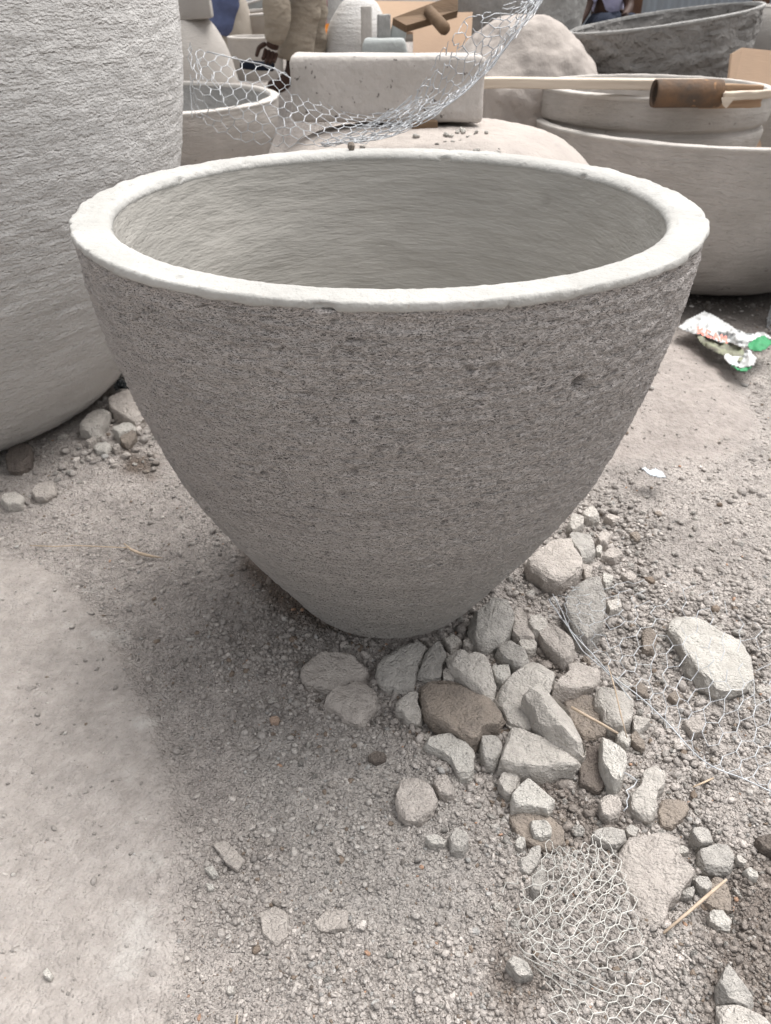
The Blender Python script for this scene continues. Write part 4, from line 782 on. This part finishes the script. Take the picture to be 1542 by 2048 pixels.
# ------------------------------------------------------------------ rubble stones: outline in the photo, height, material, label
G_ = 'rubble stones round the planter foot'
ST = [
 ('grey', .060, 'dark rounded grey rock touching the right side of the planter foot', [(940,1247),(944,1226),(963,1220),(980,1208),(998,1198),(1017,1207),(1030,1228),(1025,1251),(1007,1270),(974,1282),(953,1276)]),
 ('pink', .045, 'lumpy pale rock squeezed between the dark rounded rock and an oval cobble', [(1021,1208),(1038,1203),(1057,1220),(1054,1235),(1071,1262),(1069,1272),(1040,1270),(1025,1258),(1030,1228)]),
 ('pale', .050, 'oval pale cobble on the upper end of a tilted long slab', [(1057,1245),(1063,1228),(1081,1227),(1097,1239),(1094,1253),(1077,1262),(1061,1255)]),
 ('pink', .046, 'long tilted slab with a black gap beneath it, crossed by the wire edge', [(1077,1261),(1097,1232),(1110,1239),(1145,1276),(1153,1290),(1145,1311),(1129,1320),(1110,1302),(1090,1280)]),
 ('grey', .045, 'blocky grey wedge stone above the big pale slab', [(992,1293),(998,1280),(1025,1273),(1050,1297),(1062,1316),(1046,1330),(1032,1332),(1019,1318),(1003,1309)]),
 ('pale', .034, 'small lumpy stone below the lumpy pale rock', [(1038,1276),(1050,1270),(1075,1274),(1073,1289),(1059,1297),(1044,1289)]),
 ('pale', .048, 'pale diagonal slab resting on the upper edge of the big brown stone', [(895,1305),(924,1295),(936,1305),(969,1301),(980,1322),(986,1345),(992,1355),(990,1380),(980,1388),(949,1372),(920,1345),(903,1330)]),
 ('white', .036, 'small rust-stained white chunk between the diagonal slab and the blocky wedge', [(980,1328),(994,1318),(1019,1318),(1023,1347),(1007,1359),(992,1349)]),
 ('pale', .030, 'small squarish chip just below the planter foot', [(887,1268),(909,1258),(923,1270),(903,1290)]),
 ('pale', .026, 'small flat chip left of the dark rounded rock', [(927,1272),(940,1266),(953,1280),(940,1286),(928,1282)]),
 ('grey', .030, 'bluish grey cracked plate right under the planter foot, left half', [(765,1307),(787,1298),(800,1284),(835,1275),(854,1280),(839,1313),(827,1358),(806,1369),(779,1363),(763,1360),(752,1342),(756,1323)]),
 ('grey', .031, 'flat grey plate right of the crack under the planter foot', [(850,1300),(862,1282),(877,1271),(891,1296),(893,1309),(885,1315),(883,1342),(866,1346),(836,1340)]),
 ('pale', .024, 'tiny triangular chip between the flat grey plate and the diagonal slab', [(886,1334),(893,1326),(909,1345),(909,1351),(888,1351)]),
 ('brown', .044, 'largest brown stone, broad and angular, in the middle of the rubble', [(843,1353),(888,1351),(924,1353),(949,1376),(982,1390),(1009,1424),(1003,1440),(965,1459),(950,1483),(932,1478),(900,1460),(870,1441),(851,1421),(843,1385)]),
 ('pale', .042, 'big pale slab with a rounded upper lobe right of the brown stone', [(991,1390),(998,1370),(1044,1332),(1071,1311),(1086,1322),(1108,1336),(1108,1357),(1098,1376),(1090,1400),(1085,1440),(1062,1452),(1048,1448),(1015,1432),(1009,1411)]),
 ('pale', .085, 'ridged two-toned wedge of concrete lying diagonally over the triangular slab', [(1042,1399),(1054,1388),(1092,1374),(1112,1377),(1137,1400),(1148,1429),(1175,1483),(1174,1493),(1146,1498),(1127,1487),(1090,1465),(1070,1440),(1060,1415)], ((1078,1392),(1150,1492))),
 ('pale', .055, 'large triangular pale slab with small pits below the ridged wedge', [(1028,1432),(1038,1448),(1059,1462),(1090,1473),(1128,1488),(1160,1503),(1162,1508),(1156,1528),(1100,1536),(1066,1537),(1020,1531),(1003,1521),(1005,1500),(1015,1480)]),
 ('grey', .042, 'rounded grey stone between the brown stone and the triangular slab', [(961,1483),(965,1466),(984,1460),(998,1468),(1007,1485),(1000,1508),(988,1520),(974,1516),(963,1500)]),
 ('white', .046, 'very pale wedge with a shaded left face below the brown stone', [(851,1477),(878,1459),(901,1462),(920,1475),(949,1489),(947,1533),(934,1543),(917,1543),(903,1516),(888,1504),(861,1493),(845,1483)]),
 ('pale', .036, 'pale lump at the left edge of the big brown stone', [(802,1381),(819,1373),(837,1375),(835,1396),(843,1410),(843,1431),(835,1437),(814,1433),(806,1417),(790,1410),(792,1396)]),
 ('pink', .040, 'flat dusty boulder left of the cracked plate', [(601,1329),(611,1309),(648,1296),(667,1298),(696,1293),(713,1309),(738,1327),(721,1344),(696,1352),(680,1363),(663,1371),(636,1361),(615,1363),(603,1348)]),
 ('pink', .042, 'second dusty boulder just below the flat one', [(648,1400),(667,1377),(692,1365),(725,1350),(744,1363),(754,1383),(750,1402),(734,1423),(725,1441),(704,1439),(684,1429),(680,1419),(655,1410)]),
 ('pink', .030, 'round flat pinkish cobble alone in the gravel below the rubble', [(792,1600),(800,1568),(830,1560),(858,1572),(868,1585),(875,1605),(862,1625),(845,1640),(815,1643),(797,1630)]),
 ('pink', .026, 'small pinkish stone at the upper right of the round flat cobble', [(866,1565),(880,1546),(895,1550),(905,1572),(908,1590),(895,1596),(878,1588)]),
 ('pale', .034, 'small pale trapezoid block below the triangular slab', [(998,1553),(1005,1537),(1044,1537),(1040,1560),(1021,1580),(1009,1574)]),
 ('white', .040, 'pale peaked stone resting on a brown dusty slab', [(1025,1583),(1054,1554),(1075,1552),(1083,1570),(1112,1595),(1098,1616),(1085,1610),(1025,1607)]),
 ('brown', .018, 'brown dusty slab half buried under the peaked stone', [(1017,1606),(1085,1600),(1100,1620),(1129,1645),(1129,1676),(1098,1690),(1061,1676),(1032,1649)]),
 ('white', .048, 'white pitted nodule lying on the brown dusty slab', [(1063,1628),(1071,1623),(1088,1628),(1106,1645),(1104,1659),(1086,1664),(1071,1657),(1065,1643)]),
 ('white', .026, 'round white pebble at the lower left of the brown dusty slab', [(1032,1674),(1040,1663),(1051,1666),(1054,1678),(1044,1690),(1034,1684)]),
 ('white', .018, 'bright white elongated pebble in the gravel below the round flat cobble', [(851,1680),(861,1674),(882,1674),(894,1684),(888,1692),(861,1692)]),
 ('grey', .030, 'grey clod right of the bright white elongated pebble', [(897,1676),(911,1661),(934,1670),(936,1690),(924,1707),(903,1701)]),
 ('grey', .032, 'grey L-shaped clod below the round white pebble', [(1064,1690),(1082,1688),(1082,1713),(1074,1728),(1060,1744),(1039,1734),(1029,1715),(1054,1711)]),
 ('grey', .028, 'upright grey clod at the upper left of the crumpled wire', [(1074,1740),(1088,1732),(1093,1767),(1088,1783),(1070,1795),(1060,1779),(1066,1763)]),
 ('pink', .036, 'small squarish pinkish stone below the spear-shaped stone', [(1200,1599),(1210,1587),(1237,1587),(1243,1603),(1241,1625),(1220,1632),(1205,1622)]),
 ('white', .070, 'tall spear-shaped pale stone leaning over a dark slab', [(1204,1476),(1212,1468),(1225,1480),(1254,1510),(1254,1532),(1243,1559),(1235,1572),(1222,1557),(1210,1532),(1204,1520)]),
 ('pale', .036, 'lumpy twin stone right of the zigzag wire', [(1285,1545),(1297,1531),(1314,1534),(1328,1545),(1330,1570),(1316,1581),(1313,1600),(1317,1614),(1305,1633),(1282,1623),(1265,1610),(1264,1580),(1284,1570)]),
 ('pink', .050, 'biggest pale pinkish slab, right of the crumpled wire', [(1232,1714),(1247,1691),(1259,1674),(1293,1672),(1313,1664),(1338,1665),(1357,1674),(1357,1704),(1367,1722),(1388,1737),(1388,1751),(1365,1772),(1359,1787),(1340,1799),(1340,1826),(1320,1843),(1288,1845),(1278,1830),(1274,1795),(1245,1757)]),
 ('brown', .016, 'flat brown square stone right of the lumpy twin stone', [(1320,1614),(1328,1591),(1371,1591),(1380,1610),(1367,1633),(1346,1648),(1326,1641)]),
 ('grey', .032, 'rounded grey lump above the knobbly conglomerate', [(1384,1656),(1394,1645),(1413,1648),(1430,1674),(1427,1682),(1402,1685),(1386,1668)]),
 ('white', .026, 'small pale pebble at the upper right corner of the biggest pinkish slab', [(1359,1685),(1367,1675),(1382,1683),(1384,1691),(1373,1695),(1363,1693)]),
 ('grey', .034, 'knobbly conglomerate lump right of the biggest pinkish slab', [(1400,1695),(1434,1683),(1459,1685),(1471,1708),(1467,1733),(1440,1735),(1413,1728),(1402,1712)]),
 ('dark', .026, 'dark brown stone cut by the right edge of the photo', [(1512,1677),(1542,1668),(1570,1675),(1570,1720),(1523,1703),(1512,1687)]),
 ('white', .026, 'pale oval stone alone on dark soil near the long twig', [(1422,1822),(1427,1810),(1448,1813),(1467,1834),(1465,1851),(1442,1847),(1425,1834)]),
 ('pale', .018, 'small elongated pebble right of the knobbly conglomerate', [(1471,1712),(1477,1708),(1494,1722),(1490,1729),(1475,1722)]),
 ('white', .018, 'twin white pebble on dark soil beyond the knobbly conglomerate', [(1488,1741),(1500,1737),(1516,1753),(1512,1762),(1498,1757)]),
 ('grey', .026, 'rough grey clod beside the right tip of the biggest pinkish slab', [(1388,1751),(1398,1744),(1425,1747),(1427,1766),(1417,1776),(1400,1768)]),
 ('grey', .022, 'small wedge under the right tip of the biggest pinkish slab', [(1361,1776),(1388,1766),(1395,1770),(1388,1787),(1367,1784)]),
 ('brown', .018, 'flat brown slab under the upper end of the long twig', [(1417,1799),(1430,1743),(1456,1749),(1467,1774),(1471,1809),(1446,1811)]),
 ('white', .052, 'big whitish stone under the flattened wire at the right', [(1337,1250),(1358,1221),(1391,1221),(1429,1246),(1483,1266),(1508,1300),(1510,1346),(1483,1370),(1441,1375),(1408,1354),(1379,1320),(1362,1279)]),
 ('pink', .060, 'big pinkish boulder leaning near the right flank of the planter', [(1052,1118),(1064,1108),(1091,1093),(1104,1078),(1141,1073),(1145,1093),(1162,1116),(1164,1135),(1149,1151),(1118,1164),(1093,1158),(1075,1143),(1058,1133)]),
 ('grey', .050, 'grey boulder right behind the big pinkish boulder', [(1137,1068),(1149,1054),(1164,1052),(1183,1062),(1187,1079),(1193,1093),(1181,1104),(1166,1109),(1149,1093),(1143,1077)]),
 ('pale', .045, 'pale squared stone above the grey boulder by the planter flank', [(1135,1046),(1145,1025),(1168,1027),(1168,1046),(1147,1056)]),
 ('pale', .038, 'rounded stone uppermost of the rubble along the planter flank', [(1166,1021),(1176,1010),(1189,1012),(1201,1029),(1187,1033),(1172,1029)]),
 ('pink', .028, 'low pinkish stone right of the uppermost rubble stone', [(1210,1027),(1220,1021),(1245,1029),(1228,1037)]),
 ('pink', .040, 'round pinkish stone standing apart right of the grey boulder', [(1195,1066),(1210,1051),(1224,1062),(1216,1077),(1201,1077)]),
 ('pink', .034, 'smooth domed stone lower right of the grey boulder', [(1205,1102),(1218,1089),(1234,1087),(1248,1102),(1234,1110)]),
 ('white', .034, 'small whitish chip on the right shoulder of the grey boulder', [(1193,1085),(1199,1076),(1207,1083),(1205,1095),(1197,1093)]),
 ('white', .030, 'whitish arrowhead-shaped chip above the wire', [(1207,1141),(1228,1143),(1226,1156),(1216,1166),(1207,1156)]),
 ('pink', .026, 'smooth tapered stone right of the whitish arrowhead chip', [(1245,1139),(1259,1135),(1276,1145),(1274,1154),(1257,1149)]),
 ('grey', .065, 'tall grey-green stone standing under the upper corner of the wire', [(1133,1195),(1145,1174),(1199,1160),(1203,1185),(1210,1203),(1207,1241),(1195,1261),(1178,1279),(1158,1272),(1149,1249),(1133,1224)]),
 ('pale', .030, 'squarish pale pebble right of the tall grey-green stone', [(1214,1199),(1220,1192),(1243,1193),(1247,1210),(1222,1214)]),
 ('pink', .032, 'lumpy strip of stone right of the big pinkish boulder', [(1164,1118),(1172,1112),(1187,1129),(1183,1141),(1187,1154),(1172,1156),(1170,1135)]),
 ('pale', .046, 'smooth pale angular stone crossed by a thin straw', [(1191,1383),(1198,1375),(1222,1371),(1258,1387),(1268,1400),(1266,1420),(1262,1441),(1245,1451),(1224,1449),(1210,1437),(1204,1418),(1191,1404)]),
 ('pale', .030, 'pale heart-shaped chunk touching the wire edge', [(1266,1424),(1299,1427),(1304,1435),(1281,1458),(1270,1454)]),
 ('white', .028, 'small white oval stone at the end of the flat straw', [(1235,1462),(1243,1454),(1258,1466),(1264,1476),(1256,1487),(1237,1474)]),
 ('brown', .024, 'small ochre stone right of the white oval stone', [(1262,1466),(1272,1457),(1291,1478),(1293,1487),(1287,1493),(1266,1476)]),
 ('pink', .040, 'pale slab above the smooth angular stone, left of the wire edge', [(1106,1377),(1121,1352),(1139,1337),(1137,1321),(1160,1317),(1202,1327),(1204,1348),(1187,1366),(1162,1377),(1133,1381)]),
 ('brown', .020, 'low tan slab under the flat straw', [(1131,1389),(1162,1381),(1189,1377),(1193,1408),(1216,1445),(1212,1460),(1183,1470),(1160,1454)]),
 ('dark', .018, 'dark slab beneath the spear-shaped stone', [(1162,1532),(1173,1487),(1204,1476),(1206,1528),(1216,1555),(1200,1576),(1162,1559)]),
 ('brown', .024, 'upright brown pebble under the wire left of the big whitish stone', [(1286,1257),(1299,1245),(1317,1266),(1311,1295),(1288,1293)]),
 ('brown', .026, 'pinkish brown stone under the middle of the flattened wire', [(1264,1366),(1278,1353),(1295,1366),(1299,1385),(1283,1383)]),
 ('grey', .024, 'grey brown stone above the smooth angular stone under the wire', [(1233,1354),(1245,1349),(1264,1362),(1254,1379)]),
 ('brown', .020, 'small brown stone under the wire below the big whitish stone', [(1339,1383),(1353,1373),(1372,1387),(1357,1395)]),
 ('pink', .024, 'tan oval stone under the lower part of the flattened wire', [(1370,1433),(1391,1422),(1415,1445),(1409,1458),(1386,1460)]),
 ('grey', .036, 'grey angular chunk in the lower right corner', [(1433,1975),(1450,1937),(1483,1970),(1510,2004),(1499,2020),(1441,2000)]),
 ('pale', .032, 'pale slab cut by the bottom edge in the right corner', [(1437,2008),(1483,2016),(1524,2033),(1550,2070),(1440,2075)]),
 ('grey', .028, 'bluish grey lump left of the crumpled wire', [(1012,1933),(1025,1920),(1054,1933),(1067,1954),(1037,1962)]),
 ('grey', .030, 'wide clod of mixed aggregate above the crumpled wire', [(1187,1664),(1210,1652),(1245,1648),(1259,1668),(1245,1686),(1231,1692),(1206,1686),(1187,1676)]),
 ('grey', .024, 'small clod above the left corner of the biggest pinkish slab', [(1251,1649),(1264,1642),(1280,1652),(1272,1670),(1257,1662)]),
 ('pink', .012, 'slanted half-buried tan slab at the left border of the gravel', [(425,1688),(455,1684),(488,1722),(476,1743),(455,1730)]),
 ('pink', .013, 'half-buried pinkish cobble in the dust, left one of two', [(520,1831),(548,1814),(577,1827),(573,1873),(552,1890),(526,1869)]),
 ('pink', .012, 'half-buried greyish cobble right of its pinkish neighbour in the dust', [(628,1848),(653,1819),(695,1822),(693,1860),(645,1865)]),
 ('white', .014, 'whitish pebble below the slanted half-buried slab', [(409,1738),(425,1732),(438,1751),(425,1755)]),
 ('white', .010, 'tiny bluish white pebble below the whitish one', [(412,1768),(425,1770),(429,1779),(417,1781)]),
 ('orange', .014, 'pale orange pebble in the gravel left of the dusty boulders', [(539,1437),(548,1431),(559,1437),(556,1446),(543,1446)]),
 ('dark', .014, 'smooth dark brown pebble below the second dusty boulder', [(737,1510),(750,1502),(772,1505),(771,1518),(752,1526),(738,1520)]),
 ('pale', .028, 'pale flat-bottomed stone at the left edge of the photo', [(1,1000),(12,983),(33,978),(48,995),(43,1012),(15,1014)]),
 ('pink', .030, 'dusty round stone right of the pale one at the left edge', [(64,985),(80,970),(108,968),(110,985),(90,998),(70,996)]),
 ('dark', .04, 'dark rounded stone under the lip of the tall planter', [(12,920),(25,898),(48,893),(66,905),(62,930),(40,942),(18,940)]),
 ('white', .022, 'thin white flake on the soil by the tall planter', [(187,897),(192,890),(214,891),(224,900),(213,909),(196,909)]),
 ('pale', .05, 'tan rubble lump tucked under the tall planter', [(161,866),(175,842),(197,823),(223,828),(213,848),(207,861),(194,874)]),
 ('pink', .055, 'large dusty rubble lump between the tall planter and the bowl planter', [(218,812),(228,791),(254,782),(270,800),(290,838),(270,850),(241,838),(223,826)]),
 ('white', .042, 'flat pale tile fragment on top of the rubble between the planters', [(227,866),(252,849),(270,853),(270,863),(240,879)]),
 ('brown', .03, 'tan stone under the flat tile fragment', [(240,879),(270,864),(275,879),(257,897),(244,890)]),
 ('pink', .026, 'small rounded stone left of the thin white flake', [(170,887),(192,879),(193,888),(178,894)]),
 ('pink', .026, 'small block right of the thin white flake', [(224,898),(239,893),(241,902),(231,907)]),
 ('white', .012, 'white flake alone on the pale dust in the lower left', [(93,1960),(103,1952),(112,1965),(108,1975),(97,1970)]),
 ('pale', .013, 'pale pebble in the dust near the bottom edge, left of the gravel', [(452,1982),(460,1972),(470,1976),(468,1988),(458,1990)]),
]
def stone(label, poly, h, m, seed, ridge=None):
    g = np.random.default_rng(seed); p = np.array([onz(x, y, h*.36)[:2] for x, y in poly]); c = p.mean(0); n = 36; h = h*(.62 if h < .06 else .7)
    q = np.vstack([p, p[:1]]); s = np.r_[0, np.cumsum(np.linalg.norm(np.diff(q, axis=0), axis=1))]; t = np.linspace(0, s[-1], n, endpoint=False)+g.uniform(-.25, .25, n)*s[-1]/n
    t = np.mod(t, s[-1]); t.sort(); o = np.stack([np.interp(t, s, q[:, 0]), np.interp(t, s, q[:, 1])], 1)-c
    size = math.sqrt(abs(np.sum(o[:, 0]*np.roll(o[:, 1], -1)-o[:, 1]*np.roll(o[:, 0], -1))/2)); h = min(h, size*.9)
    base = float(gh(np.array([c[0]]), np.array([c[1]]))[0])
    tilt = g.normal(size=2)*.10; lv = [(-.5, .92), (.0, 1.0), (.35, 1.01), (.66, .995), (.88, .965), (.985, .905), (1.0, .72), (1.0, .48), (1.02, .24)]; V = []
    for k, (zf, sc_) in enumerate(lv):
        w_ = o*sc_*1.04*(1+.018*g.normal(size=(n, 1))*(k > 0)); V.append(np.c_[w_, np.full(n, zf*h)])
    V.append(np.array([[0, 0, 1.03*h]])); V = np.vstack(V)
    top = V[:, 2] > .5*h
    V[top, 2] += (V[top, :2]@tilt) + h*.10*fbm(V[top, 0]/size*2.6+seed, V[top, 1]/size*2.6, 0, seed, 3)
    V += size*np.stack([.030*fbm(V[:, 0]/size*4, V[:, 1]/size*4, V[:, 2]/size*4, seed+a, 2)+.016*vn(V[:, 0]/size*13, V[:, 1]/size*13, V[:, 2]/size*13, seed+a+9) for a in range(3)], 1)
    for _ in range(5 if size > .02 else 3):               # broken faces: oblique cuts through the upper edges
        an_ = g.uniform(0, 6.283); nz = g.uniform(.35, 1.1); nr3 = np.array([math.cos(an_), math.sin(an_), nz*size/h*.5]); nr3 /= np.linalg.norm(nr3); sp = V@nr3; lim = sp.max()*g.uniform(.84, .97); hi = (sp > lim) & (V[:, 2] > .02*h)
        V[hi] -= ((sp[hi]-lim)*.92)[:, None]*nr3
    if ridge:
        a, b = [onz(x, y, h*.8)[:2]-c for x, y in ridge]; d = b-a; d /= np.linalg.norm(d); nr = np.array([-d[1], d[0]]); s_ = (V[:, :2]-a)@nr; side = np.where(s_ > 0, .55, 1.15)
        V[top, 2] -= (np.abs(s_)*side)[top]
        V[:, 2] = np.maximum(V[:, 2], -.35*h)
    F = []
    for k in range(len(lv)-1):
        for i in range(n):
            j = (i+1) % n; a, b, c2, d2 = k*n+i, k*n+j, (k+1)*n+j, (k+1)*n+i
            F += [(a, b, c2), (a, c2, d2)] if (i+k) % 2 else [(a, b, d2), (b, c2, d2)]
    k = (len(lv)-1)*n; F += [(k+i, k+(i+1) % n, len(V)-1) for i in range(n)]; F.append(tuple(range(n))[::-1])
    ob = mesh('rubble_stone', V, F, m); ob.location = (c[0], c[1], base+.001)
    return tag(ob, label, 'stone', G_)
polys = []
for i, r_ in enumerate(ST):
    stone(r_[2], r_[3], r_[1], M['s_'+r_[0]], 300+i*7, r_[4] if len(r_) > 4 else None); polys.append(r_[3])
pbl = rock('pebble', CH_[3][0], CH_[3][1], M['s_brown'], (pb[0], PD+.39, PH+.006), .8); tag(pbl, 'tiny brown crumb stuck on the far rim of the bowl planter', 'crumb')

# ------------------------------------------------------------------ countable pebbles
def blocked(x, y, pad):
    for q in polys:
        a = np.array(q)
        if a[:, 0].min()-pad < x < a[:, 0].max()+pad and a[:, 1].min()-pad < y < a[:, 1].max()+pad and float(polydist(np.array([x]), np.array([y]), q)[0]) < pad: return True
    return False
ZONES = [(GRAVEL, 'pebble bedded in the gravel below the planter', 'pebbles in the gravel', 62, (10, 19)),
         (RUBBLE, 'small stone filling the gaps between the rubble stones', 'small stones between the rubble', 118, (11, 26)),
         ([(1100, 985), (1260, 975), (1540, 1060), (1542, 1220), (1330, 1210), (1240, 1100)], 'pebble on the soil between the pale hump and the wire', 'pebbles above the flattened wire', 26, (9, 19)),
         ([(960, 1700), (1230, 1660), (1542, 1640), (1542, 2048), (960, 2048)], 'pebble on the dark soil round the crumpled wire', 'pebbles round the crumpled wire', 62, (9, 21)),
         ([(130, 870), (200, 880), (320, 850), (360, 930), (240, 960), (60, 970), (0, 940)], 'pebble at the foot of the tall planter', 'pebbles at the foot of the tall planter', 24, (9, 20))]
shared = {}; placed = []
PM = ['s_grey', 's_grey', 's_pale', 's_pink', 's_pink', 's_brown', 's_grey', 's_pale']
for poly, lab, grp, cnt, (s0, s1) in ZONES:
    P = np.array(poly); k = 0; tries = 0
    while k < cnt and tries < 6000:
        tries += 1; x, y = rng.uniform(P[:, 0].min(), P[:, 0].max()), rng.uniform(P[:, 1].min(), P[:, 1].max()); d = s0+(s1-s0)*rng.random()**2.2
        if not (0 < x < 1542 and y < 2048) or not inpoly(np.array([x]), np.array([y]), poly)[0] or blocked(x, y, d*.32): continue
        if any((x-a)**2+(y-b)**2 < ((d+e)*.42)**2 for a, b, e in placed): continue
        p = onz(x, y, .004)
        if math.hypot(p[0]-PX, p[1]-PD) < .145: continue
        dep = (p-CAMP)@FW; rr2 = d/2*dep/FPX; mi, ci = int(rng.integers(0, len(PM))), int(rng.integers(0, 10)); key = (PM[mi], ci)
        if key in shared: o = bpy.data.objects.new('pebble', shared[key]); C.objects.link(o)
        else: o = mesh('pebble', CH_[ci][0], CH_[ci][1], M[PM[mi]]); shared[key] = o.data
        fz = rng.uniform(.6, .95); o.scale = (100*rr2*rng.uniform(.95, 1.3), 100*rr2*rng.uniform(.75, 1.05), 100*rr2*fz); o.rotation_euler = (rng.normal()*.25, rng.normal()*.25, rng.uniform(0, 6.3))
        o.location = (p[0], p[1], float(gh(p[:1], p[1:2])[0])+rr2*fz*.45); w0 = {'s_grey': 'grey', 's_pale': 'pale', 's_pink': 'pinkish', 's_brown': 'brown'}[PM[mi]]; tag(o, w0+' '+lab, 'pebble', w0+' '+grp); placed.append((x, y, d)); k += 1

# ------------------------------------------------------------------ gravel and grit: real chips, one mesh
def grit(name, N, dens, size, seed, tris, lift=.35):
    g = np.random.default_rng(seed); px, py = g.uniform(-60, 1600, N*8), g.uniform(560, 2110, N*8)
    keep = g.random(N*8) < dens(px, py); px, py = px[keep][:N], py[keep][:N]
    ok = np.ones(len(px), bool)
    for q in polys: ok &= polydist(px, py, q) > -1
    px, py = px[ok], py[ok]; n = len(px)
    v = FW[None]*FPX+UP[None]*(1024-py)[:, None]; v = v+np.stack([px-771, 0*px, 0*px], 1); t = -CH/v[:, 2]; x, y = v[:, 0]*t, v[:, 1]*t
    ok = (np.hypot(x-PX, y-PD) > .128) & (y < 2.9) & (np.hypot(x+1.322, y-2.0) > .5); x, y, px, py, t = x[ok], y[ok], px[ok], py[ok], t[ok]; n = len(x)
    r = size(px, py, g, n)*t/1.0                            # size given in picture units, scaled by distance
    if tris == 20:
        Bs = [chunk_mesh('g', 400+i, 0) for i in range(12)]; F = Bs[0][1]; B = np.stack([q[0] for q in Bs])[g.integers(0, 12, n)]
    else:
        F = np.array([(0, 2, 4), (2, 1, 4), (1, 3, 4), (3, 0, 4), (2, 0, 5), (1, 2, 5), (3, 1, 5), (0, 3, 5)]); B = np.array([(1, 0, 0), (-1, 0, 0), (0, 1, 0), (0, -1, 0), (0, 0, 1), (0, 0, -1.)])[None].repeat(n, 0)
    k = B.shape[1]; V = B*(1+.16*g.normal(size=(n, k, 1)).clip(-1.6, 1.6))
    s = np.stack([g.uniform(.8, 1.35, n), g.uniform(.65, 1.05, n), g.uniform(.55, .9, n)], 1); V = V*s[:, None]*r[:, None, None]
    a, b = g.uniform(0, 6.283, n), g.normal(size=n)*.5; ca, sa, cb, sb = np.cos(a), np.sin(a), np.cos(b), np.sin(b)
    X_, Y_, Z_ = V[..., 0], V[..., 1]*cb[:, None]-V[..., 2]*sb[:, None], V[..., 1]*sb[:, None]+V[..., 2]*cb[:, None]
    V = np.stack([X_*ca[:, None]-Y_*sa[:, None], X_*sa[:, None]+Y_*ca[:, None], Z_], -1)
    V += np.stack([x, y, gh(x, y)+r*lift*g.uniform(-.4, 1.25, n)], 1)[:, None]
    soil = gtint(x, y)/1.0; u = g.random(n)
    col = soil*.85+np.array([.33, .318, .30])*.22; col = col*np.exp(g.normal(size=n)*.15)[:, None]
    col = np.where((u < .025)[:, None], np.array([.52, .49, .46]), col); col = np.where(((u > .06) & (u < .10))[:, None], col*np.array([.92, .97, 1.0]), col)
    col = np.where(((u > .12) & (u < .145))[:, None], np.array([.25, .20, .16]), col); col = np.where(((u > .17) & (u < .173))[:, None], np.array([.48, .31, .22]), col)
    o = mesh(name, V.reshape(-1, 3), (F[None]+(np.arange(n)*k)[:, None, None]).reshape(-1, 3), M['gravel'], None, None, False, np.repeat(col.clip(.03, .8), k, 0))
    return tag(o, kind='stuff')
def dens_g(px, py):
    n = fbm(px/70, py/55, 0, 77, 3)
    a = .10+.9*sst(-polydist(px, py, GRAVEL)+60*n, -60, 60)
    a = a*(1-.72*sst(-polydist(px, py, FINE)+70*n, -50, 70)); a = np.maximum(a, .95*sst(-polydist(px, py, RUBBLE), -20, 30))
    a = np.where(inpoly(px, py, DUST_A), .012, a); a = np.where(inpoly(px, py, MOUND_B), .02, a)
    return np.clip(a*(.65+.8*n), 0, 1)
grit('gravel', 38000, dens_g, lambda px, py, g, n: np.clip(np.exp(g.normal(size=n)*.44)*3.7, 1.7, 11), 5, 20)
def dens_f(px, py):
    n = fbm(px/60, py/45, 0, 78, 3); a = .85+.4*n; a = np.where(inpoly(px, py, DUST_A), .05, a); a = np.where(inpoly(px, py, MOUND_B), .07, a)
    return np.clip(a, 0, 1)
grit('grit', 76000, dens_f, lambda px, py, g, n: np.clip(np.exp(g.normal(size=n)*.35)*1.7, .8, 4), 6, 8, .2)

def dens_r(px, py): return .9*sst(-polydist(px, py, RUBBLE), -40, 20)*(.5+.9*fbm(px/50, py/40, 0, 79, 2))+.5*inpoly(px, py, [(120, 870), (240, 790), (340, 870), (260, 930), (60, 950)])
grit('small_rubble', 2300, dens_r, lambda px, py, g, n: np.clip(np.exp(g.normal(size=n)*.35)*6.5, 4, 13), 8, 20, .5)
